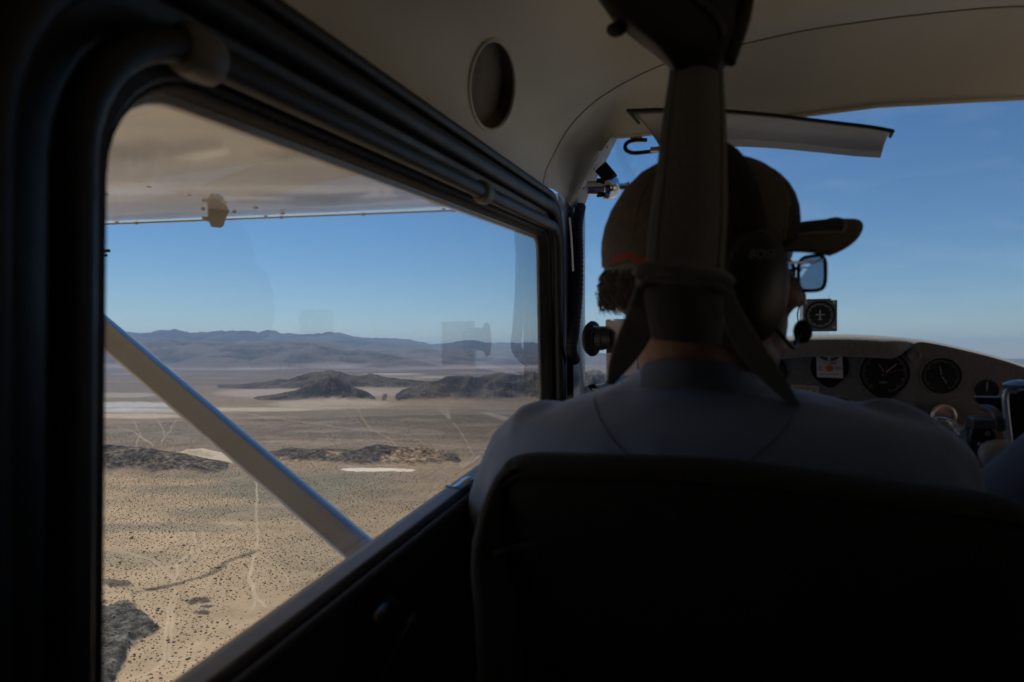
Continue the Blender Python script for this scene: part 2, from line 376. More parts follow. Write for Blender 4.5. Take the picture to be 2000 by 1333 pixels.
    line([(190, 1165), (240, 1160), (290, 1155), (340, 1140)], 1.5, (0.50, 0.38, 0.25), 0.45)
    line([(190, 1075), (250, 1083), (300, 1095), (325, 1112), (338, 1130)], 2.4, (0.47, 0.36, 0.235), 0.5)
    line([(345, 1125), (400, 1070), (395, 1040)], 1.2, TR, 0.3)
    line([(505, 1085), (540, 1105), (560, 1130), (562, 1145)], 1.3, TR, 0.35)
    line([(497, 1078), (450, 1093), (420, 1115), (395, 1128), (350, 1140), (300, 1150)], 5.5, (0.11, 0.09, 0.062), 0.75, 1.0, 7)
    line([(500, 1075), (470, 1072), (430, 1070)], 3.5, (0.16, 0.13, 0.085), 0.45, 1.0, 4)
    line([(260, 1158), (300, 1152), (330, 1146)], 4, (0.10, 0.085, 0.06), 0.6, 1.0, 7)
    line([(300, 800), (322, 850), (315, 868)], 1.6, TR, 0.22); line([(260, 820), (275, 850), (262, 875)], 1.6, TR, 0.22); line([(345, 820), (320, 860)], 1.6, TR, 0.22); line([(230, 835), (262, 845), (300, 870)], 2.5, TR, 0.3)
    line([(700, 798), (706, 815), (722, 838), (765, 860), (775, 875), (790, 885)], 2.6, (0.37, 0.29, 0.20), 0.32)
    line([(620, 858), (720, 861), (820, 868), (940, 876), (1000, 880)], 3.5, (0.43, 0.34, 0.235), 0.65, 2)
    line([(450, 805), (560, 820), (680, 838), (800, 850)], 3.5, (0.40, 0.32, 0.23), 0.5, 2)
    line([(885, 825), (900, 845), (915, 870), (925, 890), (905, 912)], 2.4, (0.37, 0.29, 0.20), 0.32)
    line([(830, 876), (870, 890), (895, 900), (905, 912)], 3, (0.46, 0.37, 0.25), 0.5); line([(905, 912), (925, 900), (935, 890)], 4, (0.46, 0.37, 0.25), 0.4)
    line([(860, 800), (878, 818), (872, 800)], 5, (0.40, 0.32, 0.23), 0.4, 1, 8)
    for (cx, cy_, rx, ry) in [(232, 1137, 30, 7), (398, 1168, 18, 6), (380, 1172, 9, 5), (408, 1180, 12, 3), (400, 1192, 15, 4), (300, 1148, 14, 3)]:
        blob(cx, cy_, rx, ry, (0.062, 0.052, 0.045), 0.85, 0.8, 0.5)
    blob(730, 917, 66, 3.6, (0.72, 0.62, 0.46), 1.0, 0.25, 0.15); blob(785, 918, 28, 2.6, (0.70, 0.60, 0.44), 1.0, 0.2, 0.2)
    # rock
    for mk, n2, q in rc:
        k = sstep(0.40, 0.85, n2)[..., None]; cc = np.array(q['col']) * (1 - k) + np.array(q['c2']) * k
        m_ = (mk * (1.0 if q['D'] != 1470 else 0.8))[..., None]; col = col * (1 - m_) + cc * m_
    pt = sstep(0.50, 0.60, fbm(x, y, 60, 5, 88)) * rc[5][0]
    pt = np.maximum(pt, rc[5][0] * sstep(1.3, 0.6, ((px - 715) / 30) ** 2 + ((py - 905) / 14) ** 2 + (nA - .5)))
    col = col * (1 - (pt * 0.85)[..., None]) + np.array((0.06, 0.052, 0.042)) * (pt * 0.85)[..., None]
    bc = (0.042 + 0.10 * sstep(0.35, 0.8, bn) * (0.4 + 0.9 * sstep(0.35, 0.65, fbm(x, y, 14, 5, 222, 0.6))))[..., None] * np.array((1.0, 0.90, 0.74))
    col = col * (1 - b[..., None]) + bc * b[..., None]
    return z.reshape(shp), col.reshape(shp + (3,)), np.clip(np.maximum(rock, b * 0.5) - rc[7][0], 0, 1).reshape(shp), lines_w.reshape(shp)
rs = [60.0]
while rs[-1] < 47000:
    r = rs[-1]; pyv = HOR + F * H / r
    st = min(r * 0.0072, r - F * H / (pyv - HOR + 1.5)) if 330 < r else r * 0.06
    if r > 32000: st = r * 0.05
    rs.append(r + max(st, 0.5))
rs = np.array(rs)
pxs = np.arange(-60, 1290, 1.7)
az = np.arctan((pxs - 1000) / F) - YAW
az = np.concatenate([az, np.linspace(az[-1] + 0.02, az[0] + 2 * math.pi - 0.02, 120)])
RR, AZ = np.meshgrid(rs, az, indexing='ij')
gx, gy = RR * np.sin(AZ), RR * np.cos(AZ)
gz, gc, grock, _lw = terrain(gx, gy, True)
nr, na = RR.shape
co = np.empty((nr * na + 1, 3), dtype=np.float32)
co[:-1, 0] = gx.ravel(); co[:-1, 1] = gy.ravel(); co[:-1, 2] = gz.ravel() - H; co[-1] = (0, 0, -H)
I = np.arange(nr * na).reshape(nr, na); J = np.roll(I, -1, axis=1)
quads = np.stack([I[:-1], J[:-1], J[1:], I[1:]], axis=-1).reshape(-1, 4)[:, ::-1]
tris = np.stack([np.full(na, nr * na), J[0], I[0]], axis=-1)[:, [0, 2, 1]]
me = bpy.data.meshes.new("desert_ground")
me.vertices.add(len(co)); me.vertices.foreach_set("co", co.ravel())
nl = quads.size + tris.size; me.loops.add(nl)
me.loops.foreach_set("vertex_index", np.concatenate([quads.ravel(), tris.ravel()]).astype(np.int32))
me.polygons.add(len(quads) + len(tris))
me.polygons.foreach_set("loop_start", np.concatenate([np.arange(len(quads)) * 4, quads.size + np.arange(len(tris)) * 3]).astype(np.int32))
me.polygons.foreach_set("use_smooth", np.ones(len(quads) + len(tris), dtype=bool))
me.update(calc_edges=True)
ca = me.color_attributes.new("earth", 'FLOAT_COLOR', 'POINT')
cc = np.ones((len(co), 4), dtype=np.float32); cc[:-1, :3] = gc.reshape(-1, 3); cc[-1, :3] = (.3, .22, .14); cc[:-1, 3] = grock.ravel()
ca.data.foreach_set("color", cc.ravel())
ground = bpy.data.objects.new("desert_ground", me); C.objects.link(ground); tag(ground, kind="structure")
gm = bpy.data.materials.new("desert_soil"); gm.use_nodes = True; t = gm.node_tree; p = t.nodes["Principled BSDF"]
p.inputs["Roughness"].default_value = 0.95; p.inputs["Specular IOR Level"].default_value = 0.1
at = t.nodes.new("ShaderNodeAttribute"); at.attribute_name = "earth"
tc = t.nodes.new("ShaderNodeTexCoord")
def noise(sc, det=6, vec=None):
    n = t.nodes.new("ShaderNodeTexNoise"); n.inputs["Scale"].default_value = sc; n.inputs["Detail"].default_value = det; n.inputs["Roughness"].default_value = 0.65
    t.links.new(vec or tc.outputs["Object"], n.inputs["Vector"]); return n.outputs["Fac"]
def mixc(fac, a, b, mode='MIX'):
    m = t.nodes.new("ShaderNodeMix"); m.data_type = 'RGBA'; m.blend_type = mode
    if isinstance(fac, float): m.inputs[0].default_value = fac
    else: t.links.new(fac, m.inputs[0])
    for k, q in ((6, a), (7, b)):
        if isinstance(q, tuple): m.inputs[k].default_value = (*q, 1)
        else: t.links.new(q, m.inputs[k])
    return m.outputs[2]
def mr(v, a, b, c, d):
    m = t.nodes.new("ShaderNodeMapRange"); t.links.new(v, m.inputs[0])
    for k, q in zip(range(1, 5), (a, b, c, d)): m.inputs[k].default_value = q
    return m.outputs[0]
def mul(a, b):
    m = t.nodes.new("ShaderNodeMath"); m.operation = 'MULTIPLY'; t.links.new(a, m.inputs[0]); t.links.new(b, m.inputs[1]); return m.outputs[0]
n1 = mr(noise(0.03), 0.3, 0.7, 0.80, 1.16)
n2 = mr(noise(0.35), 0.3, 0.7, 0.86, 1.12)
base = mixc(1.0, at.outputs["Color"], mul(n1, n2), 'MULTIPLY')
# scrub too small and far to stand up on its own: dark dots, one per bush, thinning on bare soil
vo = t.nodes.new("ShaderNodeTexVoronoi"); vo.inputs["Scale"].default_value = 1 / 9.0; vo.feature = 'F1'; t.links.new(tc.outputs["Object"], vo.inputs["Vector"])
dots = mr(vo.outputs["Distance"], 0.17, 0.27, 1.0, 0.0)
ln = t.nodes.new("ShaderNodeVectorMath"); ln.operation = 'LENGTH'; t.links.new(tc.outputs["Object"], ln.inputs[0])
farm = mr(ln.outputs["Value"], 1500, 2300, 0.0, 0.75)
sep = t.nodes.new("ShaderNodeSeparateColor"); t.links.new(at.outputs["Color"], sep.inputs[0])
bare = mr(sep.outputs[0], 0.36, 0.45, 1.0, 0.0)
dots = mul(mul(dots, farm), bare)
base = mixc(dots, base, (0.075, 0.062, 0.04))
# boulders and cracks on rock
rk = t.nodes.new("ShaderNodeTexVoronoi"); rk.inputs["Scale"].default_value = 0.22; rk.feature = 'DISTANCE_TO_EDGE'; t.links.new(tc.outputs["Object"], rk.inputs["Vector"])
crk = mr(noise(0.12, 8), 0.42, 0.62, 0.35, 1.7)
rocky = mixc(1.0, base, crk, 'MULTIPLY')
base = mixc(at.outputs["Alpha"], base, rocky)
t.links.new(base, p.inputs["Base Color"])
b1 = t.nodes.new("ShaderNodeBump"); b1.inputs["Distance"].default_value = 3.0
hh = mul(noise(0.09, 9), at.outputs["Alpha"]); t.links.new(hh, b1.inputs["Height"])
b2 = t.nodes.new("ShaderNodeBump"); b2.inputs["Distance"].default_value = 0.35; t.links.new(noise(0.6, 5), b2.inputs["Height"]); t.links.new(b1.outputs[0], b2.inputs["Normal"])
t.links.new(b2.outputs[0], p.inputs["Normal"])
me.materials.append(gm)

# creosote scrub
rng = np.random.default_rng(5)
def in_view(x, y):
    D, px, py = pixco(x, y)
    sill = np.interp(px, [190, 330, 960, 1060], [1340, 1330, 890, 800])
    return (D > 100) & (px > 185) & (px < 1070) & (py < sill + 12) & (py > 700)
def scatter(n, r0, r1, a0, a1):
    r = np.sqrt(rng.uniform(r0 * r0, r1 * r1, n)); a = rng.uniform(a0, a1, n)
    return r * np.sin(a), r * np.cos(a)
sx, sy = scatter(240000, 330, 2500, -0.95, -0.18)
# keep bushes apart: one per 7 m cell
key = np.floor(sx / 3.9) * 100003 + np.floor(sy / 3.9); _, ui = np.unique(key, return_index=True); sx, sy = sx[ui], sy[ui]
sz, sc_, srock, slw = terrain(sx, sy, True)
lum = sc_[:, 0]
dens = 0.22 + 0.9 * sstep(0.3, 0.62, fbm(sx, sy, 75, 5, 64))
keep = (rng.random(len(sx)) < dens * np.clip(1 - srock, 0.15, 1)) & (lum < 0.56) & (slw < 0.12)
sx, sy, sz = sx[keep], sy[keep], sz[keep]
size = rng.lognormal(-0.05, 0.30, len(sx)) * 0.68
rr_ = np.hypot(sx, sy); vis = in_view(sx, sy)
order = np.argsort(np.where(vis, rr_ / size, 1e9)); top = order[:290]; rest = order[290:]
shrub_m = mat("creosote_leaf", (0.18, 0.137, 0.082), 0.9, var=0.35, vscale=1.2, spec=0.1)
import bmesh
def bush_mesh(k, sub):
    bm = bmesh.new(); bmesh.ops.create_icosphere(bm, subdivisions=sub, radius=1.0)
    for v in bm.verts:
        f = 1 + 0.28 * math.sin(3.1 * v.co.x + 1.7 * k + 2.3 * v.co.y) * math.cos(2.7 * v.co.z + k) + rnd.uniform(-0.16, 0.16)
        v.co = Vector((v.co.x * f, v.co.y * f, max(-0.35, v.co.z * 0.58 * f)))
    m_ = bpy.data.meshes.new("creosote_bush"); bm.to_mesh(m_); bm.free(); m_.materials.append(shrub_m); return m_
bms = [bush_mesh(k, 2) for k in range(4)]
for i in top:
    o = bpy.data.objects.new("creosote_bush", bms[rnd.randrange(4)]); C.objects.link(o)
    s = float(size[i]); o.location = (float(sx[i]), float(sy[i]), float(sz[i]) - H + 0.25 * s)
    o.scale = (s, s * rnd.uniform(0.8, 1.2), s * rnd.uniform(0.75, 1.1)); o.rotation_euler = (0, 0, rnd.uniform(0, 6.28))
    tag(o, "small dark creosote bush on the pale sand far below the window", "bush", "single desert bushes on the sand below the window")
ico = [bush_mesh(k, 1) for k in range(3)]
V0 = []; F0 = None
for m_ in ico:
    a_ = np.empty(len(m_.vertices) * 3); m_.vertices.foreach_get("co", a_); V0.append(a_.reshape(-1, 3))
F0 = np.array([list(p_.vertices) for p_ in ico[0].polygons])
nvt = len(V0[0]); N = len(rest); kind = rng.integers(0, 3, N); VV = np.stack(V0)[kind]
s_ = size[rest][:, None, None]; an = rng.uniform(0, 6.28, N); ca_, sa_ = np.cos(an)[:, None], np.sin(an)[:, None]
X = VV[:, :, 0] * ca_ - VV[:, :, 1] * sa_; Y = VV[:, :, 0] * sa_ + VV[:, :, 1] * ca_
P = np.stack([X, Y, VV[:, :, 2]], -1) * s_; P[:, :, 0] += sx[rest][:, None]; P[:, :, 1] += sy[rest][:, None]; P[:, :, 2] += (sz[rest] - H)[:, None] + 0.25 * size[rest][:, None]
FF = (F0[None] + (np.arange(N) * nvt)[:, None, None]).reshape(-1, 3)
ms = bpy.data.meshes.new("creosote_scrub"); ms.vertices.add(N * nvt); ms.vertices.foreach_set("co", P.astype(np.float32).ravel())
ms.loops.add(FF.size); ms.loops.foreach_set("vertex_index", FF.ravel().astype(np.int32)); ms.polygons.add(len(FF))
ms.polygons.foreach_set("loop_start", (np.arange(len(FF)) * 3).astype(np.int32)); ms.update(calc_edges=True); ms.materials.append(shrub_m)
so = bpy.data.objects.new("creosote_scrub", ms); C.objects.link(so)
tag(so, "dark desert scrub dotted over the sandy plain", "scrub", None, "stuff")

# the desert air
hz = MB().box((0, 0, (-H - 8 + 950) / 2), (97000, 97000, 950 + H + 8)); ho = hz.build("haze", [], None, smooth=False, frame=False)
tag(ho, "thin blue desert haze", "haze", None, "stuff")
hm = bpy.data.materials.new("desert_air"); hm.use_nodes = True; t = hm.node_tree; t.nodes.remove(t.nodes["Principled BSDF"])
pv = t.nodes.new("ShaderNodeVolumePrincipled"); pv.inputs["Density"].default_value = 2.7e-5; pv.inputs["Color"].default_value = (0.46, 0.70, 1.0, 1)
pv.inputs["Anisotropy"].default_value = 0.3
t.links.new(pv.outputs[0], t.nodes["Material Output"].inputs["Volume"]); ho.data.materials.append(hm)
# ------------------------------------------------------------------ aircraft
MX = 0.28                                      # centre line of the cabin
def mirx(p): return Vector((2 * MX - p.x, p.y, p.z))
m_cream = mat("headliner_vinyl", (0.80, 0.775, 0.66), 0.5, var=0.05, vscale=6, bump=0.0004, bscale=700)
m_seam = mat("headliner_seam", (0.30, 0.27, 0.22), 0.7)
m_trim = mat("black_trim", (0.018, 0.018, 0.02), 0.42, var=0.25, vscale=14, bump=0.0006, bscale=90)
m_tube = mat("dark_painted_tube", (0.014, 0.015, 0.017), 0.48, var=0.3, vscale=40, bump=0.0003, bscale=160)
m_rubber = mat("rubber_seal", (0.012, 0.012, 0.013), 0.7, bump=0.0008, bscale=120)
m_clamp = mat("grey_plastic_clamp", (0.20, 0.19, 0.18), 0.5, var=0.1)
m_sill = mat("sill_paint", (0.30, 0.30, 0.31), 0.38, var=0.15, vscale=25, bump=0.0002, bscale=300)
m_white = mat("white_aircraft_paint", (0.72, 0.70, 0.64), 0.16, var=0.03, vscale=4, coat=1.0, bump=0.0007, bscale=3.5)
m_white.node_tree.nodes["Principled BSDF"].inputs["Coat IOR"].default_value = 2.3
m_strip = mat("strip_paint", (0.20, 0.19, 0.20), 0.5, var=0.1, vscale=30)
m_rivet = mat("rivet_head", (0.42, 0.41, 0.38), 0.35, metal=0.4)
m_alu = mat("bare_aluminium", (0.55, 0.55, 0.56), 0.32, metal=0.9, var=0.12, vscale=40)
m_chrome = mat("chrome", (0.78, 0.79, 0.80), 0.14, metal=1.0, var=0.08, vscale=60)
m_dash = mat("crinkle_dash", (0.20, 0.208, 0.222), 0.72, var=0.14, vscale=220, bump=0.0012, bscale=420, sheen=0.5)
m_blackgl = mat("black_plastic", (0.015, 0.015, 0.016), 0.35, var=0.2, vscale=50)
m_black = mat("black_matte", (0.010, 0.010, 0.011), 0.85)
m_mark = mat("dial_marking", (0.42, 0.43, 0.42), 0.6)
m_fabric = mat("cabin_carpet", (0.02, 0.02, 0.022), 0.95, bump=0.001, bscale=300)
m_panel = mat("door_card", (0.028, 0.026, 0.025), 0.7, var=0.3, vscale=30, bump=0.0008, bscale=250)
m_pane = glass_mat("window_acrylic", (0.985, 0.99, 0.99), ior=1.42, glare_smear=0.025, base=0.02, rough=0.02)
m_wind = glass_mat("windshield_acrylic", (0.97, 0.985, 0.99), ior=1.42, glare_smear=0.045, base=0.01)
m_postp = mat("post_paint", (0.13, 0.14, 0.17), 0.36, var=0.2, vscale=16, coat=0.2)
m_retain = mat("window_retainer", (0.6, 0.58, 0.55), 0.35, var=0.1, vscale=30, coat=0.3)

plane = thing("light_aircraft", "white high-wing light aircraft seen from its back seat, with beige headliner and side window", "aircraft", (MX, 0.6, -1.0))

# cabin lining profile
def prof(x):
    u = min(abs(x - MX) / 0.61, 1.0)
    return 0.242 + 0.188 * max(0.0, 1 - u ** 2.6) ** (1 / 2.6)
def hit_prof(px, py):
    d = RAi @ ray_w(px, py); last = 0.2; t = 0.2
    while t < 4:
        p = d * t
        if p.x < MX - 0.61 or p.z > prof(p.x): break
        t += 0.004
    lo, hi = t - 0.004, t
    for _ in range(20):
        mid = (lo + hi) / 2; p = d * mid
        if p.x < MX - 0.61 or p.z > prof(p.x): hi = mid
        else: lo = mid
    return d * lo
S = [hit_prof(*q) for q in [(1056, 378), (1064, 340), (1084, 296), (1122, 236), (1182, 184), (1300, 124), (1450, 86), (1580, 58)]]
S.append(Vector((MX, S[-1].y - 0.005, prof(MX))))
S[0] = Vector((MX - 0.61, S[0].y, 0.242))
Ed = [A(1113, 402, X=-0.305), A(1124, 384, X=-0.29), A(1143, 347, X=-0.262), A(1166, 308, X=-0.23), A(1192, 270, X=-0.195), A(1235, 265, Y=1.37), A(1420, 244, Y=1.33), A(1560, 226, Y=1.315), A(1718, 206, Y=1.31)]
Ed[-1].x = MX
Sd = catmull(S, 24); Ee = catmull(Ed, 24)
Sf = Sd + [mirx(p) for p in Sd[:-1]][::-1]; Ef = Ee + [mirx(p) for p in Ee[:-1]][::-1]
for p in Sf: p.z = prof(p.x)
# main headliner with a speaker opening
lip = [hit_prof(961 + 45 * math.cos(a) + 3 * math.sin(a), 166 - 89 * math.sin(a)) for a in [2 * math.pi * k / 48 for k in range(48)]]
lx = np.array([p.x for p in lip]); ly = np.array([p.y for p in lip])
def inside(x_, y_):
    j = np.roll(np.arange(len(lx)), 1); c = ((ly > y_) != (ly[j] > y_)) & (x_ < (lx[j] - lx) * (y_ - ly) / (ly[j] - ly + 1e-12) + lx)
    return bool(c.sum() % 2)
hx0, hx1, hy0, hy1 = lx.min(), lx.max(), ly.min(), ly.max()
hm_ = MB(); NR = 150; cols = len(Sf)
xs_ = [p.x for p in Sf]
grid = []
for i in range(NR + 1):
    t_ = (i / NR) ** 1.15
    grid.append([Vector((p.x, p.y * (1 - t_) + (-0.75) * t_, p.z)) for p in Sf])
vv = [p for r in grid for p in r]; ff = []
for i in range(NR):
    for j in range(cols - 1):
        cxy = np.array(((grid[i][j].x + grid[i][j + 1].x) / 2, (grid[i][j].y + grid[i + 1][j].y) / 2))
        if hx0 < cxy[0] < hx1 and hy0 < cxy[1] < hy1 and inside(*cxy): continue
        ff.append((i * cols + j, i * cols + j + 1, (i + 1) * cols + j + 1, (i + 1) * cols + j))
hm_.add(vv, ff)
head = hm_.build("headliner", m_cream, plane)
# front header panel
hd = MB(); rows = []
for k in range(11):
    t_ = k / 10; b_ = math.sin(math.pi * t_) * 0.012
    rows.append([s.lerp(e, t_) + Vector((0, 0.3 * b_, b_)) for s, e in zip(Sf, Ef)])
hd.add([p for r in rows for p in r], [(i * cols + j, i * cols + j + 1, (i + 1) * cols + j + 1, (i + 1) * cols + j) for i in range(10) for j in range(cols - 1)])
hd.tube([p + Vector((0, 0, -0.0005)) for p in Ef[80:]], 0.004, 8)
header = hd.build("header_panel", m_cream, plane)
MB().tube([p + Vector((0.0, 0.0, -0.0006)) for p in Sf], 0.0014, 6).build("seam", m_seam, header)
# roof shell above the lining, keeps daylight out
rf = MB(); up_ = Vector((0, 0, 0.03))
def outw(p): return p + Vector((0, 0.0, 0.028)) + Vector(((p.x - MX) * 0.03, 0, 0))
rr_ = [[outw(p) for p in rows[8]], [outw(p) for p in rows[4]]] + [[outw(p) for p in grid[i]] for i in (0, 20, 60, 100, 150)]
rf.add([p for r in rr_ for p in r], [(i * cols + j, i * cols + j + 1, (i + 1) * cols + j + 1, (i + 1) * cols + j) for i in range(len(rr_) - 1) for j in range(cols - 1)])
rf.build("roof_skin", m_white, plane, solid=0.003)
# speaker recess
nrm = (lip[0] - lip[24]).cross(lip[12] - lip[36]).normalized(); nrm = nrm if nrm.z > 0 else -nrm
cen = sum(lip, Vector()) / len(lip)
rc_ = MB(); rings = [[cen.lerp(p, 1.02) + nrm * 0.000 for p in lip], [cen.lerp(p, 1.0) + nrm * 0.022 for p in lip], [cen.lerp(p, 0.5) + nrm * 0.026 for p in lip], [cen.lerp(p, 0.02) + nrm * 0.027 for p in lip]]
rc_.loft(rings, caps=False)
cup = rc_.build("ceiling_recess", mat("recess_lining", (0.22, 0.18, 0.125), 0.7, var=0.15), plane)
MB().tube(lip, 0.0035, 8, closed=True).build("recess_lip", m_cream, cup)

def proj(p):
    q = (RAi @ CW).inverted() @ p
    return 1000 + F * q.x / -q.z, 666.5 - F * q.y / -q.z
# ---- doors
WY0, WY1, WZ0, WZ1 = 0.300, 1.432, -0.262, 0.150
def rrect(off, X, n=9, rx=0.0):
    out = []
    rr = {(-1, 1): 0.072, (1, 1): 0.034, (1, -1): 0.04, (-1, -1): 0.012}
    for (sy, sz_, a0) in ((-1, 1, 180), (1, 1, 90), (1, -1, 0), (-1, -1, -90)):
        r = rr[(sy, sz_)] + off * 0.9
        cy_ = (WY0 - off - rx + r) if sy < 0 else (WY1 + off - r); cz_ = (WZ1 + off - r) if sz_ > 0 else (WZ0 - off + r)
        for k in range(n):
            a_ = R_(a0 - 90 * k / (n - 1)); z_ = cz_ + r * math.sin(a_); out.append(Vector((X, cy_ + r * math.cos(a_) + (((z_ + 0.24) / 0.37 * 0.026 - 0.008) if sy < 0 else 0), z_)))
    return out
def make_door():
    d = MB()
    d.loft([rrect(o, X) for o, X in [(0.0, -0.341), (0.0, -0.331), (0.004, -0.326), (0.012, -0.3255), (0.016, -0.330), (0.035, -0.330), (0.04, -0.326), (0.090, -0.324), (0.094, -0.33)]], caps=False)
    body = d.build("door", m_trim, plane)
    MB().loft([rrect(o, X) for o, X in [(-0.001, -0.330), (-0.004, -0.334), (-0.004, -0.346), (0.012, -0.346)]], caps=False).build("window_seal", m_rubber, body)
    MB().loft([rrect(o, X) for o, X in [(-0.002, -0.347), (-0.010, -0.349), (-0.011, -0.353), (0.02, -0.353), (0.02, -0.347)]], caps=False).build("window_retainer", m_retain, body)
    ro = rrect(-0.006, -0.3465); MB().add(ro, [tuple(range(len(ro)))]) .build("window_pane", m_pane, body, smooth=False)
    t1 = rrect(0.014, -0.312, rx=0.022)
    MB().tube(t1, 0.0105, 14, closed=True).build("frame_tube", m_tube, body)
    MB().tube(rrect(0.056, -0.318, rx=0.022), 0.013, 12, closed=True).tube(rrect(0.082, -0.318, rx=0.022), 0.008, 10, closed=True).build("frame_molding", m_tube, body)
    for yy, L in ((0.945, 0.030), (0.372, 0.034)):
        c_ = MB(); z_ = WZ1 + 0.014
        rgs = []
        for k, s_ in ((0, 0.72), (0.12, 0.95), (0.5, 1.0), (0.88, 0.95), (1, 0.72)):
            rgs.append([Vector((-0.312, yy - L / 2 + L * k, z_)) + Vector((math.cos(a), 0, math.sin(a) * 1.15)) * 0.0150 * s_ for a in [2 * math.pi * q / 16 for q in range(16)]])
        c_.loft(rgs).build("tube_clamp", m_clamp, body)
    # sill: painted ledge, groove and inner lip
    y0, y1 = -0.35, 1.45
    MB().box((-0.3215, (y0 + y1) / 2, -0.2435), (0.019, y1 - y0, 0.011)).build("sill", m_sill, body, bevel=0.002)
    MB().box((-0.3055, (y0 + y1) / 2, -0.256), (0.013, y1 - y0, 0.012)).tube([(-0.3045, y0, -0.2475), (-0.3045, y1, -0.2475)], 0.0032, 8).build("window_groove", m_blackgl, body)
    MB().tube([(-0.2945, y0, -0.2425), (-0.2945, y1, -0.2425)], 0.0045, 10).box((-0.2955, (y0 + y1) / 2, -0.60), (0.009, y1 - y0, 0.71)).build("door_card", m_panel, body)
    MB().box((-0.338, (y0 + y1) / 2, -0.60), (0.012, y1 - y0, 0.70)).build("outer_skin", m_white, body)
    return body
door = make_door()
def part_tree(o, parent, mtx):
    c = o.copy(); C.objects.link(c); c.parent = parent; c.matrix_local = mtx
    for ch in o.children:
        g = ch.copy(); C.objects.link(g); g.parent = c
    return c
base_off = ORG[plane.name]
door_r = part_tree(door, plane, Matrix.Translation((2 * (MX - base_off.x), 0, 0)) @ Matrix.Diagonal((-1, 1, 1, 1)))
# latch on the sill with hanging pull, and a crank on the door card (left door only)
lt = MB(); L0, L1, L2, L3 = A(866, 948, X=-0.318), A(892, 952, X=-0.312), A(915, 936, X=-0.306), A(934, 944, X=-0.300)
lt.tube(catmull([L0, L1, L2, L3], 6), [0.004] * 6 + [0.0065] * 6 + [0.007] * 7, 10, flat=0.45)
latch = lt.build("latch", m_chrome, door)
MB().tube(catmull([A(930, 950, X=-0.297), A(945, 968, X=-0.290), A(962, 1010, X=-0.283)], 6), 0.012, 10, flat=0.35, up=(1, 0, 0)).build("latch_lever", m_blackgl, door)
MB().tube(catmull([A(765, 1178, X=-0.285), A(748, 1192, X=-0.27), A(737, 1215, X=-0.265), A(731, 1242, X=-0.275)], 6), 0.0055, 10).build("door_handle", m_blackgl, door)
MB().tube(catmull([A(806, 1205, X=-0.27), A(790, 1235, X=-0.262), A(762, 1290, X=-0.262), A(738, 1345, X=-0.262)], 6), [0.005] * 5 + [0.002] * 14, 8).build("window_crank", m_tube, door)

# ---- cabin walls, floor, rear bulkhead
w = MB()
for s_ in (-1, 1):
    X_ = MX + s_ * 0.618
    w.box((X_ + s_ * 0.004, -0.25, -0.3), (0.012, 1.0, 1.12))
w.box((MX, -0.76, -0.3), (1.25, 0.02, 1.5)); w.build("rear_lining", m_fabric, plane)
MB().box((MX, 0.9, -1.0), (1.25, 3.3, 0.02)).build("cabin_floor", m_fabric, plane)
MB().box((MX, 2.05, -0.62), (1.1, 0.02, 0.76)).build("firewall", m_fabric, plane)
for s_ in (-1, 1):
    a_, b_ = Vector((MX + s_ * 0.624, 1.40, 0)), Vector((MX + s_ * 0.54, 2.06, 0)); q = MB()
    q.prism([Vector((a_.x, a_.y, -1.0)), Vector((b_.x, b_.y, -1.0)), Vector((b_.x, b_.y, -0.235)), Vector((MX + s_ * 0.575, 1.60, -0.20)), Vector((a_.x, a_.y, -0.232))], (s_ * 0.012, 0, 0)).build("kick_panel", m_panel, plane, smooth=False)
# rear side trim beside the back seat
rt = MB()
rt.tube([(-0.316, 0.150, -0.5), (-0.316, 0.150, 0.05), (-0.318, 0.16, 0.18), (-0.318, 0.10, 0.24)], 0.014, 12)
rt.tube([(-0.312, 0.09, -0.5), (-0.312, 0.09, 0.20)], 0.02, 12)
rt.build("rear_door_post", m_tube, plane)

# ---- windshield posts
def post(mir=False):
    f = (lambda p: mirx(p)) if mir else (lambda p: p)
    P = MB(); seg = []
    for py_ in (860, 780, 700, 600, 500, 440, 405, 378):
        seg.append([f(A(q, py_, X=x)) for q, x in ((1083, -0.332), (1090, -0.318), (1099, -0.314), (1104, -0.320), (1112, -0.318), (1120, -0.304), (1131, -0.296), (1141 - (860 - py_) * 0.006, -0.292), (1143, -0.315), (1083, -0.36))])
    # squash each section to one height so it follows the post
    P.loft(seg)
    o = P.build("windshield_post", m_postp, plane)
    inn = catmull([A(1112, 404, X=-0.300), A(1124, 384, X=-0.285), A(1143, 347, X=-0.257), A(1166, 308, X=-0.225), A(1192, 268, X=-0.190)], 6)
    ous = catmull([A(1139, 408, X=-0.293), A(1147, 385, X=-0.277), A(1163, 351, X=-0.252), A(1184, 312, X=-0.220), A(1207, 266, X=-0.185)], 6)
    q = MB(); vv_ = []
    for a_, b_ in zip(inn, ous):
        n_ = Vector((0.5, 0.8, -0.2)) * 0.002
        vv_.append([f(a_), f(a_.lerp(b_, 0.5) - n_ * 0.3), f(b_), f(b_ + n_), f(a_ + n_)])
    st = q.loft(vv_).build("trim_strip", m_strip, o)
    for k in (2, 9, 15, 21): MB().lathe([(0.0045, 0), (0.0042, 0.002), (0.002, 0.0035)], f(inn[k].lerp(ous[k], 0.3)), f(Vector((0, -1, -0.2)) + Vector((MX, 0, 0))) - Vector((MX, 0, 0)), 10).build("screw", m_rivet, st)
    return o
pl = post(); pr = post(True)
hose = catmull([A(1134, 404, X=-0.284), A(1128, 440, X=-0.282), A(1129, 500, X=-0.280), A(1128, 570, X=-0.280), A(1122, 640, X=-0.282), A(1116, 680, X=-0.285), A(1122, 704, X=-0.29)], 16)
MB().tube(hose, [0.0115 + (0.0013 if k % 2 else -0.0006) for k in range(len(hose))], 12).build("corrugated_hose", m_rubber, pl)
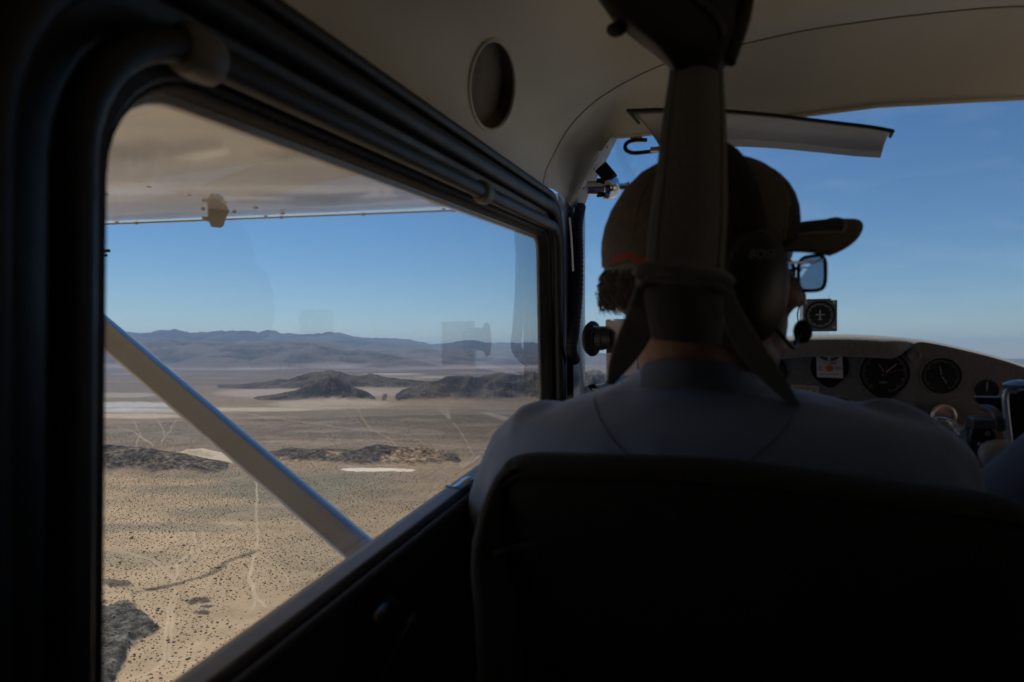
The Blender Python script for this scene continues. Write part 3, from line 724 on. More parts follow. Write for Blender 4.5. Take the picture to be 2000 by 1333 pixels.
MB().tube(catmull([A(1112, 425, X=-0.285), A(1116, 470, X=-0.284), A(1119, 530, X=-0.284)], 6), 0.0022, 6).build("vent_wire", m_alu, pl)

# ---- windshield
Bs = [A(1140, 800, X=-0.292), A(1143, 764, Y=1.56), A(1170, 749, Y=1.63), A(1200, 734, Y=1.70), A(1300, 712, Y=1.79), A(1420, 684, Y=1.86), A(1560, 662, Y=1.91), A(1650, 660, Y=1.93), A(1718, 664, Y=1.94)]
Bs[-1].x = MX; Be = catmull(Bs, 24); Bf = Be + [mirx(p) for p in Be[:-1]][::-1]
for L__ in (Bf,):
    for _ in range(260):
        mid_ = [(L__[i - 1] + L__[i + 1]) / 2 for i in range(90, len(L__) - 90)]
        for i, p in enumerate(mid_): L__[90 + i] = p
es = [p.copy() for p in Ef]
for _ in range(200):
    mid_ = [(es[i - 1] + es[i + 1]) / 2 for i in range(120, len(es) - 120)]
    for i, p in enumerate(mid_): es[120 + i] = p
g = MB(); rows_w = []
for k in range(13):
    t_ = k / 12; b_ = math.sin(math.pi * t_) * 0.02
    r = []
    for kk, q in enumerate(Bf):
        p = es[kk].lerp(q, t_); side = (p.x - MX) / 0.6
        r.append(p + Vector((side * b_ * 0.5, b_ * (1 - 0.4 * side * side), b_ * 0.7)))
    rows_w.append(r)
g.add([p for r in rows_w for p in r], [(i * cols + j, i * cols + j + 1, (i + 1) * cols + j + 1, (i + 1) * cols + j) for i in range(12) for j in range(cols - 1)])
g.build("windshield", m_wind, plane)

# ---- instrument panel
crest = [(1040, 834), (1150, 803), (1200, 775), (1260, 738), (1340, 706), (1420, 682), (1490, 664), (1560, 655), (1640, 653), (1720, 656), (1790, 662), (1830, 668), (1880, 679), (1940, 694), (2000, 713), (2090, 748), (2220, 800), (2400, 880), (2583, 965)]
cp = catmull([Vector((a, b, 0)) for a, b in crest], 6)
far_p = catmull([Vector((p.x, p.y, p.z)) for p in Bf[1::8]], 2)
secs = []
for i, c_ in enumerate(cp):
    px_, py_ = c_.x, c_.y
    lipd = 36 * float(sstep(1380, 1450, px_)) * (1 - float(sstep(1738, 1800, px_))) + 5
    yy = 1.33 - 0.04 * (lipd - 5) / 36
    a_ = A(px_, py_ + 11, Y=yy); b_ = A(px_, py_ + lipd, Y=yy - 0.002); 
    c2 = A(px_, py_ + lipd + 3, Y=1.33)
    # the far edge meets the foot of the windshield
    tx = a_.x; tt = min(Bf, key=lambda q: abs(q.x - tx * 0.99))
    far_ = tt + Vector((0, 0.02, -0.004)); m1 = A(px_, py_ + 0.5, Y=yy + 0.022); m0 = A(px_, py_ + 4, Y=yy + 0.007); m2 = m1.lerp(far_, 0.5) + Vector((0, 0, 0.002))
    if px_ > 1143: secs.append([far_, m2, m1, m0, a_, b_, c2, Vector((c2.x, 1.331, -0.52)), Vector((c2.x, 1.40, -0.52))])
    else:
        fr = A(px_, py_ - 6, Y=1.56) if px_ < 1100 else far_
        secs.append([a_.lerp(far_, 1.0) if px_ > 1120 else Vector((a_.x, 1.5, a_.z)), a_.lerp(far_, 0.5) if px_ > 1120 else Vector((a_.x, 1.42, a_.z)), m1, m0, a_, b_, c2, Vector((c2.x, 1.331, -0.52)), Vector((c2.x, 1.40, -0.52))])
ip = MB(); n_ = len(secs[0]); L_ = len(secs)
ip.add([p for s_ in secs for p in s_], [(i * n_ + j, i * n_ + j + 1, (i + 1) * n_ + j + 1, (i + 1) * n_ + j) for i in range(L_ - 1) for j in range(n_ - 1)])
panel = ip.build("instrument_panel", m_dash, plane, sharp=50)
lower = MB(); lower.box((MX + 0.05, 1.36, -0.60), (1.1, 0.05, 0.16)); lower.build("lower_panel", mat("tan_lower_panel", (0.42, 0.29, 0.18), 0.6, var=0.2, vscale=12, bump=0.0005), plane, bevel=0.004)

m_dial = mat("dial_black", (0.006, 0.006, 0.007), 0.45)
def gauge(px, py, w_px, point=True, ticks=40, a0=-60, a1=240, needles=(), name="gauge", ring=None, depth_=0.005, nums=()):
    c_ = A(px, py, Y=1.330); sc = (c_ - Vector((0, 0, 0))).dot(RAi @ (CW @ Vector((0, 0, -1)))) / F
    r = w_px / 2 * sc * 0.95
    g_ = MB()
    out = []
    for k in range(48):
        a_ = 2 * math.pi * k / 48; x_, z_ = math.cos(a_), math.sin(a_)
        rr = r
        if point:
            da = abs(((a_ - 1.5 * math.pi + math.pi) % (2 * math.pi)) - math.pi)
            if da < 0.62: rr = r * (1 + 0.20 * (1 - da / 0.62))
        out.append(Vector((c_.x + x_ * rr, c_.y, c_.z + z_ * rr)))
    fr = lambda s_, dy: [Vector((c_.x + (p.x - c_.x) * s_, c_.y + dy, c_.z + (p.z - c_.z) * s_)) for p in out]
    g_.loft([fr(1.045, 0.001), fr(1.04, -0.0025), fr(1.0, -0.003)], caps=False, mi=1)
    g_.loft([fr(1.0, -0.003), fr(0.97, 0.000), fr(0.96, -0.0005)], caps=False, mi=0)
    g_.add(fr(0.98, -0.0008), [tuple(range(48))], 2)
    fy = c_.y - 0.0016
    def bar(a_, r0, r1, w_, mi=3, dy=0.0):
        d_ = Vector((math.cos(a_), 0, math.sin(a_))); n__ = Vector((-d_.z, 0, d_.x)); o_ = Vector((c_.x, fy + dy, c_.z))
        g_.add([o_ + d_ * r0 - n__ * w_, o_ + d_ * r1 - n__ * w_, o_ + d_ * r1 + n__ * w_, o_ + d_ * r0 + n__ * w_], [(0, 1, 2, 3)], mi)
    for k in range(ticks):
        bar(R_(a0 + (a1 - a0) * k / max(1, ticks - 1)), r * (0.70 if k % 4 == 0 else 0.78), r * 0.88, r * 0.010)
    for (aa, l, w_, mi) in needles: bar(R_(aa), -r * 0.12, r * l, r * w_, mi, -0.002)
    g_.lathe([(r * 0.07, 0.0), (r * 0.07, 0.004), (r * 0.03, 0.005)], (c_.x, fy, c_.z), (0, -1, 0), 12, 0)
    o = g_.build(name, [m_blackgl, m_dash, m_dial, m_mark, mat_red], panel, smooth=False)
    for (tx, tz, s_, word) in nums: text_mesh(word, Vector((c_.x + tx * r, fy - 0.0012, c_.z + tz * r)), r * s_, m_mark, o, Vector((1, 0, 0)), Vector((0, 0, 1)), "dial_marking")
    return o
mat_red = mat("needle_red", (0.45, 0.05, 0.04), 0.5)
def text_mesh(word, pos, size, m_, parent, xdir, zdir, name="lettering", thick=0.0, shear=0.0):
    cu = bpy.data.curves.new(name, 'FONT'); cu.body = word; cu.size = size; cu.align_x = 'CENTER'; cu.align_y = 'CENTER'; cu.shear = shear
    cu.resolution_u = 4
    tmp = bpy.data.objects.new("tmp", cu); C.objects.link(tmp)
    dg = bpy.context.evaluated_depsgraph_get(); me_ = bpy.data.meshes.new_from_object(tmp.evaluated_get(dg))
    bpy.data.objects.remove(tmp); bpy.data.curves.remove(cu)
    org = ORG.get(parent.name, Vector((0, 0, 0)))
    for v in me_.vertices: v.co = pos + xdir * v.co.x + zdir * v.co.y - org
    me_.materials.clear(); me_.materials.append(m_); me_.name = name
    o = bpy.data.objects.new(name, me_); C.objects.link(o); o.parent = parent; ORG[o.name] = org
    return o
gauge(1620, 716, 74, True, 0, name="covered_gauge")
gauge(1727, 729, 94, True, 46, -75, 235, [(42, 0.62, 0.022, 3), (14, 0.8, 0.010, 4), (120, 0.45, 0.012, 3)], "airspeed_gauge", nums=[(-0.05, -0.42, 0.16, "MPH")])
g3 = gauge(1838, 734, 74, False, 36, -60, 240, [(100, 0.55, 0.02, 3), (-60, 0.5, 0.02, 3)], "clock_gauge")
gauge(1926, 762, 44, False, 10, 30, 150, [(88, 0.75, 0.05, 3)], "small_gauge")
gauge(1638, 812, 76, False, 30, -60, 240, [(92, 0.8, 0.03, 3)], "lower_gauge")
gauge(1500, 728, 74, True, 30, -60, 240, [(60, 0.7, 0.02, 3)], "hidden_gauge")
c_ = A(1785, 694, Y=1.328); MB().lathe([(0.0115, 0), (0.011, 0.004), (0.009, 0.005), (0.0085, 0.002), (0.002, 0.001)], c_, (0, -1, 0), 20).build("dash_lamp", m_sill, panel)
c_ = A(1840, 812, Y=1.326); MB().lathe([(0.020, 0), (0.020, 0.010), (0.017, 0.012), (0.014, 0.011), (0.013, 0.002), (0.003, 0.001)], c_, (0, -1, 0.1), 28).build("air_vent", m_alu, panel)
# placard: cream card ruled in rows
def quad_on_panel(corners, y_, thick, m_, name, parent, extra=None, top=None):
    pts = [A(a, b, Y=y_) for a, b in corners]
    return MB().prism(pts, (0, -thick, 0)).build(name, m_, parent, smooth=False)
plac = quad_on_panel([(1545, 752), (1600, 755), (1599, 783), (1545, 779)], 1.3285, 0.0008, mat("cream_placard", (0.74, 0.66, 0.56), 0.6), "placard", panel)
ln_ = MB(); m_ink = mat("printed_ink", (0.03, 0.025, 0.03), 0.7)
for k in range(6):
    y_ = 755.5 + k * 4.6; p0, p1 = A(1548, y_ + 0.2, Y=1.3268), A(1597, y_ + 1.8, Y=1.3268); ln_.tube([p0, p1], 0.00022, 4)
for x_ in (1548, 1560, 1572, 1585, 1597): ln_.tube([A(x_, 755.5, Y=1.3268), A(x_, 780, Y=1.3268)], 0.0002, 4)
for k in range(5):
    for j in range(4):
        x_ = 1550 + j * 12.3; y_ = 758 + k * 4.6 + j * 0.35; ln_.tube([A(x_, y_, Y=1.3268), A(x_ + rnd.uniform(5, 9), y_ + 0.2, Y=1.3268)], 0.0006, 4)
ln_.build("ruled_print", m_ink, plac)

# ---- white detector card stuck over the left gauge (a thing of its own)
cpx = [(1594, 694.5), (1645, 696), (1646.5, 739), (1595.5, 737)]
card_base = A(1620, 739, Y=1.322)
card = thing("detector_card", "white square card with winged emblem and orange disc stuck on the left round gauge", "card", card_base)
m_card = mat("card_white", (0.80, 0.80, 0.84), 0.45)
MB().prism([A(a, b, Y=1.323) for a, b in cpx], (0, -0.001, 0)).build("card", m_card, card, bevel=0.0004)
CY = 1.3205
MB().lathe([(0.0058, 0), (0.0058, 0.0012), (0.0052, 0.0016)], A(1619.5, 719.5, Y=1.321), (0, -1, 0), 28).build("orange_disc", mat("orange_disc", (0.62, 0.22, 0.03), 0.6, var=0.15, vscale=900), card)
wg = MB()
for s_ in (-1, 1):
    o_ = [(0, 701.5), (4, 699.5), (10, 698), (18, 697.2), (19.5, 698.2), (15, 702), (10, 704.3), (4, 705.4), (0, 704.6)]
    wg.prism([A(1619.5 + s_ * a, b + 0.04 * s_ * a, Y=CY + 0.001) for a, b in o_], (0, -0.0006, 0))
wg.build("winged_emblem", mat("emblem_grey", (0.10, 0.11, 0.10), 0.6), card, smooth=False)
MB().lathe([(0.0026, 0), (0.0026, 0.001)], A(1619.5, 701.6, Y=CY), (0, -1, 0), 16).build("emblem_center", m_card, card)
MB().prism([A(a, b, Y=CY + 0.001) for a, b in ((1620, 708.3), (1634, 708.8), (1634, 711.6), (1620, 711.2))], (0, -0.0006, 0)).build("red_label", mat("label_red", (0.55, 0.06, 0.06), 0.6), card, smooth=False)
def scribble(rows_, m_, name):
    q = MB()
    for (x0, x1, y_, h_) in rows_:
        x_ = x0
        while x_ < x1:
            l = rnd.uniform(0.8, 2.2); q.prism([A(x_, y_ - h_ / 2, Y=CY + 0.001), A(min(x_ + l, x1), y_ - h_ / 2, Y=CY + 0.001), A(min(x_ + l, x1), y_ + h_ / 2, Y=CY + 0.001), A(x_, y_ + h_ / 2, Y=CY + 0.001)], (0, -0.0004, 0)); x_ += l + 0.45
    q.build(name, m_, card, smooth=False)
scribble([(1599, 1641, 706.6, 0.9)], mat("print_blue", (0.10, 0.25, 0.55), 0.6), "blue_print")
scribble([(1605, 1618, 710.2, 0.8), (1599, 1605, 715.5, 0.8), (1597, 1607, 717.6, 0.8), (1597, 1604, 720.6, 0.7), (1596, 1607, 723, 0.7), (1632, 1643, 717, 0.9), (1632, 1642, 719.3, 0.9), (1632, 1643, 721.6, 0.9), (1601, 1640, 731.5, 0.8)], m_ink, "black_print")

# ---- wing, strut
zw_ = A(890, 412, Y=1.32).z
wg = MB(); secs_w = []
def wing_sec(X):
    dz = -(X + 0.42) * 0.022
    ch = []
    yl = 1.33; z0 = zw_ - 0.004 + dz
    for y_, z_ in [(yl, 0.004), (yl + 0.035, 0.022), (yl + 0.048, 0.05), (yl + 0.02, 0.10), (yl - 0.1, 0.16), (yl - 0.35, 0.2), (yl - 0.9, 0.15), (yl - 1.6, 0.03), (yl - 1.62, 0.02), (yl - 1.0, -0.002), (yl - 0.6, -0.008), (yl - 0.35, -0.008), (yl - 0.2, -0.006), (yl - 0.10, -0.0035), (yl - 0.045, 0.0)]:
        ch.append(Vector((X, y_, z0 + z_)))
    return ch
for k in range(40): secs_w.append(wing_sec(-0.40 - 5.2 * k / 39))
wg.loft(secs_w)
wing = wg.build("wing", m_white, plane, sharp=60)
rv = MB()
for k in range(26):
    X = -0.5 - 0.20 * k + rnd.uniform(-0.004, 0.004)
    for y_ in (1.318, 1.262):
        zz = zw_ - 0.004 - (X + 0.42) * 0.022 + (0.001 if y_ > 1.3 else -0.0012)
        if y_ < 1.3 and k % 2: continue
        rv.lathe([(0.0046, 0.001), (0.0042, -0.0012), (0.0022, -0.0024)], (X, y_, zz), (0, 0, 1), 10)
for X in (-0.82, -1.28, -1.75, -2.3):
    for k in range(9):
        y_ = 1.2 - 0.085 * k
        rv.lathe([(0.0055, 0.001), (0.005, -0.0012), (0.0025, -0.0026)], (X, y_, zw_ - 0.0105 - (X + 0.42) * 0.022), (0, 0, 1), 10)
rv.tube([(-0.41, 1.327, zw_ - 0.001), (-5.5, 1.327, zw_ - 0.001 + 5.09 * 0.022)], 0.0016, 6)
rv.build("leading_edge_seam", m_rivet, wing)
mirw = part_tree(wing, plane, Matrix.Translation((2 * (MX - base_off.x), 0, 0)) @ Matrix.Diagonal((-1, 1, 1, 1)))
fp = A(421, 408, Z=zw_ + 0.004); fb = MB()
s_ = 0.00098
zt = fp.z
o_ = [(-0.012, 0), (0.020, 0), (0.013, -0.018), (0.009, -0.033), (0.004, -0.037), (-0.008, -0.036), (-0.011, -0.026), (-0.020, -0.024), (-0.021, -0.018), (-0.012, -0.017)]
fb.prism([fp + Vector((a * 0.55, a * 1.25, b)) for a, b in o_], (0.004, -0.0018, 0))
fb.box(fp + Vector((0.002, 0, -0.001)), (0.03, 0.085, 0.0025), rot=Matrix.Rotation(R_(-22), 3, 'Z'))
for a in (-0.02, 0.0, 0.022): fb.lathe([(0.004, 0), (0.004, 0.004), (0.001, 0.005)], fp + Vector((a * 0.6 + 0.006, a * 1.4, -0.002)), (0, 0, -1), 8)
fb.build("vent_fin", mat("fin_paint", (0.38, 0.37, 0.34), 0.35, coat=0.4), wing, bevel=0.0006)
pt = A(203, 492, Y=1.22); MB().tube([pt + Vector((-0.08, -0.02, 0.0)), pt + Vector((0.012, 0.004, 0.002))], 0.0035, 8).tube([pt + Vector((-0.08, -0.02, -0.008)), pt + Vector((0.004, 0.004, -0.008))], 0.0028, 8).tube([pt + Vector((-0.07, -0.02, -0.004)), pt + Vector((-0.07, 0.0, 0.10))], 0.006, 8).build("pitot_tube", m_blackgl, wing)
# strut: streamlined section swept from fuselage foot to the wing
a_lo, a_hi = A(716, 1088, X=-0.58), A(190, 640, X=-1.22)
sv = (a_hi - a_lo).normalized(); ydir = (Vector((0, 1, 0)) - sv * sv.y).normalized(); ndir = sv.cross(ydir).normalized()
if ndir.z < 0: ndir = -ndir
SC = []
CH, TH = 0.080, 0.040
for (c0, t0) in [(1.0, 0.0), (0.985, 0.32), (0.93, 0.66), (0.84, 0.84), (0.68, 0.97), (0.58, 1.0), (0.50, 0.95), (0.3, 0.62), (0.05, 0.16), (0.0, 0.10), (0.0, -0.10), (0.05, -0.16), (0.3, -0.62), (0.50, -0.95), (0.58, -1.0), (0.68, -0.97), (0.84, -0.84), (0.93, -0.66), (0.985, -0.32)]:
    SC.append((c0 - 0.5, t0 / 2))
st = MB()
Pm = a_lo.lerp(a_hi, 0.5)
def ssec(p): return [p + ydir * (c0 * CH) + ndir * (t0 * TH) for c0, t0 in SC]
st.loft([ssec(a_lo - sv * 0.5), ssec(a_lo), ssec(Pm), ssec(a_hi), ssec(a_hi + sv * 0.95)])
strut = st.build("wing_strut", mat("strut_paint", (0.30, 0.31, 0.33), 0.20, metal=0.55, var=0.05, vscale=9, coat=0.5, bump=0.0003, bscale=30), plane, sharp=50)
MB().tube([a_lo - sv * 0.5 - ydir * (CH * 0.5), a_hi + sv * 0.95 - ydir * (CH * 0.5)], 0.0030, 8).build("trailing_edge", m_alu, strut)
part_tree(strut, plane, Matrix.Translation((2 * (MX - base_off.x), 0, 0)) @ Matrix.Diagonal((-1, 1, 1, 1)))
# cowling ahead of the windshield
cw = MB(); rg = []
for y_, hw, zt_, zb_ in ((1.72, 0.50, -0.20, -0.95), (1.95, 0.46, -0.20, -0.95), (2.4, 0.42, -0.24, -0.93), (2.9, 0.36, -0.30, -0.86), (3.05, 0.22, -0.40, -0.75)):
    rg.append([Vector((MX + hw * math.copysign(abs(math.cos(a)) ** 0.6, math.cos(a)), y_, (zt_ + zb_) / 2 + (zt_ - zb_) / 2 * math.copysign(abs(math.sin(a)) ** 0.7, math.sin(a)))) for a in [2 * math.pi * k / 32 for k in range(32)]])
cw.loft(rg).build("cowling", m_white, plane)

# ---- sun visor
vt = [(1226, 216), (1300, 214), (1400, 216), (1500, 224), (1600, 236), (1700, 248), (1744, 256)]
vb = [(1292, 291), (1340, 288), (1420, 285.5), (1500, 288), (1590, 296), (1670, 304), (1720, 307)]
visor = thing("sun_visor", "smoky acrylic sun visor with black rim folded up under the windshield header", "sun visor", A(1480, 250, Y=1.2))
Vt = catmull([A(a, b, Y=1.11 + 0.00012 * (a - 1226) * 0.3) for a, b in vt], 6); Vb = catmull([A(a, b, Y=1.30 - 0.00008 * (a - 1292)) for a, b in vb], 6)
vm = MB(); nV = len(Vt); rws = []
for k in range(7):
    t_ = k / 6; rws.append([a.lerp(b, t_) + Vector((0, 0, 0.010 * math.sin(math.pi * t_))) for a, b in zip(Vt, Vb)])
vm.add([p for r in rws for p in r], [(i * nV + j, i * nV + j + 1, (i + 1) * nV + j + 1, (i + 1) * nV + j) for i in range(6) for j in range(nV - 1)])
vm.build("visor_blade", mat("smoked_acrylic", (0.12, 0.105, 0.085), 0.34, var=0.10, vscale=8, coat=0.0, spec=0.22, bump=0.0004, bscale=9), visor, solid=0.003)
MB().tube([Vt[0].lerp(Vb[0], 0.3)] + Vt + [Vt[-1].lerp(Vb[-1], 0.2)], 0.0026, 8).build("visor_rim", m_rubber, visor)
hk = catmull([A(1264, 274, Y=1.30), A(1240, 274, Y=1.30), A(1224, 280, Y=1.30), A(1222, 292, Y=1.30), A(1236, 299, Y=1.30), A(1265, 297, Y=1.30), A(1300, 292, Y=1.29)], 6)
MB().tube(hk, 0.0038, 10).build("hinge_rod", m_blackgl, visor)
MB().box(A(1243, 273, Y=1.31), (0.022, 0.012, 0.010)).build("hinge_bracket", m_alu, visor, bevel=0.001)
MB().box(A(1284, 292, Y=1.285), (0.025, 0.012, 0.008)).build("hinge_bracket", m_alu, visor, bevel=0.001)

# ---- outside air thermometer through the windshield
oc = A(1186, 366, Y=1.46)
oat = thing("air_thermometer", "chrome air thermometer with black clamp beside the upper windshield post", "thermometer", oc)
MB().lathe([(0.002, -0.045), (0.014, -0.042), (0.016, -0.008), (0.026, -0.007), (0.027, 0.0), (0.026, 0.004), (0.024, 0.016), (0.016, 0.024), (0.007, 0.026), (0.0065, 0.036), (0.009, 0.043), (0.010, 0.046), (0.003, 0.047)], oc, (1, 0.25, 0.02), 28).build("thermometer_body", m_chrome, oat)
MB().box(A(1184, 339, Y=1.45), (0.030, 0.03, 0.034), rot=Matrix.Rotation(R_(-38), 3, 'Y')).build("clamp", m_black, oat, bevel=0.002)
MB().lathe([(0.020, 0), (0.020, 0.014)], oc + Vector((-0.022, 0, 0.0)), (1, 0.25, 0.02), 20).build("rubber_ring", m_black, oat)

# ---- suction mount with white box
sc_ = A(1160, 662, Y=1.40)
mount = thing("suction_mount", "black suction cup mount with chrome pins holding a white box behind the pilot's shoulder", "mount", sc_)
MB().lathe([(0.010, -0.013), (0.033, -0.010), (0.037, -0.004), (0.036, 0.0), (0.026, 0.005), (0.024, 0.010)], sc_, (0.94, -0.33, 0), 32).build("suction_cup", m_rubber, mount)
MB().lathe([(0.024, 0.008), (0.024, 0.020), (0.022, 0.022), (0.022, 0.040)], sc_, (1, -0.15, 0), 24).box(sc_ + Vector((0.036, -0.004, -0.006)), (0.014, 0.03, 0.044)).build("lock_knob", m_blackgl, mount)
MB().tube([sc_ + Vector((0.0, -0.01, 0.024)), sc_ + Vector((0.045, -0.01, 0.023))], 0.0025, 8).build("pin", m_chrome, mount)
bx0 = A(1185, 627, Y=1.385); MB().box(bx0 + Vector((0.034, 0.02, -0.055)), (0.068, 0.045, 0.115), rot=Matrix.Rotation(R_(-12), 3, 'Z')).build("white_box", mat("white_plastic", (0.62, 0.60, 0.70), 0.4), mount, bevel=0.003)

# ---- round gauge in a box on top of the dash
gb_ = A(1602, 648, Y=1.40)
gm_ = thing("dash_top_gauge", "square grey box with black round dial standing on top of the dash", "gauge", gb_)
wpx = gb_.y * 0.93 / F
MB().box(gb_ + Vector((0, 0.028, 0.0295)), (0.060, 0.05, 0.059)).box(gb_ + Vector((-0.002, 0.028, 0.0605)), (0.044, 0.048, 0.003)).build("gauge_box", mat("grey_gauge_box", (0.13, 0.13, 0.145), 0.45, var=0.1, vscale=40), gm_, bevel=0.003)
dc = gb_ + Vector((0.0, 0.0025, 0.031)); dl = MB()
dl.lathe([(0.0265, 0.0), (0.0265, 0.0012), (0.0245, 0.0016), (0.024, 0.0006), (0.001, 0.0005)], dc, (0, -1, 0), 40, 0)
for k in range(48):
    a_ = 2 * math.pi * k / 48; d_ = Vector((math.cos(a_), 0, math.sin(a_))); n__ = Vector((-d_.z, 0, d_.x)) * 0.00035; o_ = dc + Vector((0, -0.0009, 0))
    r0 = 0.0195 if k % 4 else 0.0175
    dl.add([o_ + d_ * r0 - n__, o_ + d_ * 0.0228 - n__, o_ + d_ * 0.0228 + n__, o_ + d_ * r0 + n__], [(0, 1, 2, 3)], 1)
dl.build("dial", [m_dial, m_mark], gm_, smooth=False)
pc = MB(); o_ = dc + Vector((0, -0.0012, 0))
pc.box(o_, (0.0016, 0.0004, 0.019)).box(o_ + Vector((0, 0, 0.001)), (0.016, 0.0004, 0.0016)).box(o_ + Vector((0, 0, -0.008)), (0.007, 0.0004, 0.0013)); pc.build("dial_pointer", m_mark, gm_, smooth=False)
for a, b in ((-1, 1), (1, 1), (-1, -1), (1, -1)): MB().lathe([(0.0028, 0), (0.0026, 0.0014), (0.001, 0.002)], gb_ + Vector((a * 0.0245, 0.0025, 0.031 + b * 0.0235)), (0, -1, 0), 12).build("screw", m_rivet, gm_)
MB().tube(catmull([gb_ + Vector((-0.024, 0.01, 0.056)), gb_ + Vector((-0.036, 0.0, 0.048)), gb_ + Vector((-0.040, 0, 0.03)), gb_ + Vector((-0.034, 0.01, 0.005))], 6), 0.0012, 6).build("cable", m_black, gm_)

# ---- binder clip and wire at the left foot of the windshield
cb = A(1160, 766, Y=1.50)
clip = thing("black_clip", "small black spring clip with wire loops on the sunlit left end of the dash", "clip", cb)
MB().prism([cb + Vector(v) for v in ((-0.014, 0, 0.014), (0.0, 0, 0.018), (0.022, 0, -0.012), (0.008, 0, -0.020))], (0, 0.01, 0)).build("clip_body", m_black, clip, bevel=0.002)
MB().tube(catmull([cb + Vector(v) for v in ((-0.004, 0, 0.006), (0.014, -0.004, 0.004), (0.024, -0.004, -0.016), (0.016, 0, -0.022))], 6), 0.0014, 6).build("wire_loop", m_alu, clip)

# ---- control yoke of the right seat and a device arm
yb = A(1915, 862, Y=1.10)
yoke = thing("control_yoke", "black control yoke grip with switches on a chrome tube right of the pilot", "control yoke", yb)
MB().lathe([(0.012, 0), (0.012, 0.17), (0.014, 0.17), (0.014, 0.30)], A(1893, 857, Y=1.11), (A(1838, 826, Y=1.32) - A(1893, 857, Y=1.11)), 20).build("chrome_shaft", m_chrome, yoke)
gr_ = MB(); pts = [(1925, 818), (1905, 822), (1895, 845), (1893, 870), (1900, 892), (1918, 905), (1938, 902), (1948, 880), (1950, 850), (1945, 825)]
gr_.prism([A(a, b, Y=1.10) for a, b in pts], (0, 0.03, 0)).build("grip", m_blackgl, yoke, bevel=0.006)
MB().box(A(1916, 826, Y=1.095), (0.030, 0.03, 0.014)).build("switch_cap", mat("grey_switch", (0.10, 0.10, 0.105), 0.35), yoke, bevel=0.003)
sw = MB()
for a, b in ((1929, 847), (1914, 868), (1930, 866)): sw.lathe([(0.0035, 0), (0.003, 0.003)], A(a, b, Y=1.098), (0, -1, 0), 10)
sw.build("switch_mark", m_mark, yoke)
MB().tube(catmull([A(1955, 905, Y=1.09), A(1936, 900, Y=1.07), A(1930, 885, Y=1.07), A(1945, 876, Y=1.075), A(1975, 878, Y=1.08)], 6), 0.012, 12).build("yoke_horn", mat("pale_grip", (0.40, 0.41, 0.43), 0.45), yoke)
rg_ = A(1845, 833, Y=1.22); ring = [rg_ + Vector((math.cos(a) * 0.021, 0.008 * math.sin(a), math.sin(a) * 0.011 + 0.003 * -math.cos(a))) for a in [2 * math.pi * k / 28 for k in range(28)]]
MB().tube(ring, 0.0022, 8, closed=True).build("shaft_collar", m_chrome, yoke)
ab = A(1940, 790, Y=1.14)
arm_ = thing("tablet_mount", "black tablet plate with bent silver bracket and blue-topped knob at the right edge", "mount", ab)
MB().prism([A(a, b, Y=1.13) for a, b in ((1906, 776), (1968, 777), (1968, 812), (1925, 802), (1908, 784))], (0, 0.012, 0)).build("plate", m_blackgl, arm_, bevel=0.002)
MB().prism([A(a, b, Y=1.12) for a, b in ((1964, 766), (2060, 762), (2060, 850), (1975, 880), (1968, 820))], (0, 0.02, 0)).build("tablet_back", m_black, arm_, bevel=0.003)
MB().tube(catmull([A(1985, 764, Y=1.09), A(1970, 764, Y=1.09), A(1963, 775, Y=1.09), A(1966, 815, Y=1.09), A(1971, 855, Y=1.09), A(1974, 880, Y=1.09)], 6), 0.0042, 10).build("silver_bracket", mat("silver_bracket", (0.72, 0.78, 0.78), 0.3, metal=0.6), arm_)
MB().lathe([(0.003, -0.004), (0.018, -0.002), (0.020, 0.002), (0.012, 0.006), (0.003, 0.008)], A(1992, 754, Y=1.09), (0, 0, 1), 20).build("knob", mat("blue_grey_knob", (0.16, 0.19, 0.30), 0.3, coat=0.5), arm_)
MB().tube(catmull([A(1915, 796, Y=1.12), A(1935, 800, Y=1.11), A(1948, 815, Y=1.10), A(1952, 840, Y=1.10)], 6), [0.004 + 0.0003 * k for k in range(19)], 10).build("curved_arm", mat("grey_arm", (0.14, 0.14, 0.15), 0.35, coat=0.3), arm_)
# ------------------------------------------------------------------ people
m_skin = mat("skin", (0.22, 0.115, 0.08), 0.5, var=0.12, vscale=40, bump=0.0004, bscale=260)
m_shirt = mat("grey_blue_shirt", (0.17, 0.245, 0.45), 0.88, var=0.06, vscale=8, bump=0.0035, bscale=13, sheen=0.55)
m_hair = mat("grey_hair", (0.15, 0.135, 0.125), 0.6, col2=(0.07, 0.062, 0.055), vscale=150, bump=0.0006, bscale=300, stretch=(1, 1, 0.2))
m_jeans = mat("dark_trousers", (0.03, 0.035, 0.05), 0.9)
m_capb = mat("cap_brown", (0.088, 0.070, 0.060), 0.85, var=0.2, vscale=120, bump=0.0004, bscale=800)
m_capk = mat("cap_black", (0.012, 0.012, 0.012), 0.85, bump=0.0003, bscale=700)
m_pipe = mat("cap_piping", (0.26, 0.24, 0.21), 0.7)
m_strap = mat("harness_webbing", (0.18, 0.19, 0.205), 0.7, var=0.12, vscale=300, bump=0.0006, bscale=500, stretch=(1, 1, 0.2))
m_strapd = mat("harness_webbing_dark", (0.085, 0.087, 0.088), 0.75, var=0.2, vscale=60, bump=0.001, bscale=90)
m_seat = mat("seat_cloth", (0.020, 0.0215, 0.023), 0.95, var=0.2, vscale=70, bump=0.001, bscale=240)
m_seats = mat("seat_side_cloth", (0.034, 0.036, 0.039), 0.9, var=0.15, vscale=90, bump=0.001, bscale=240)

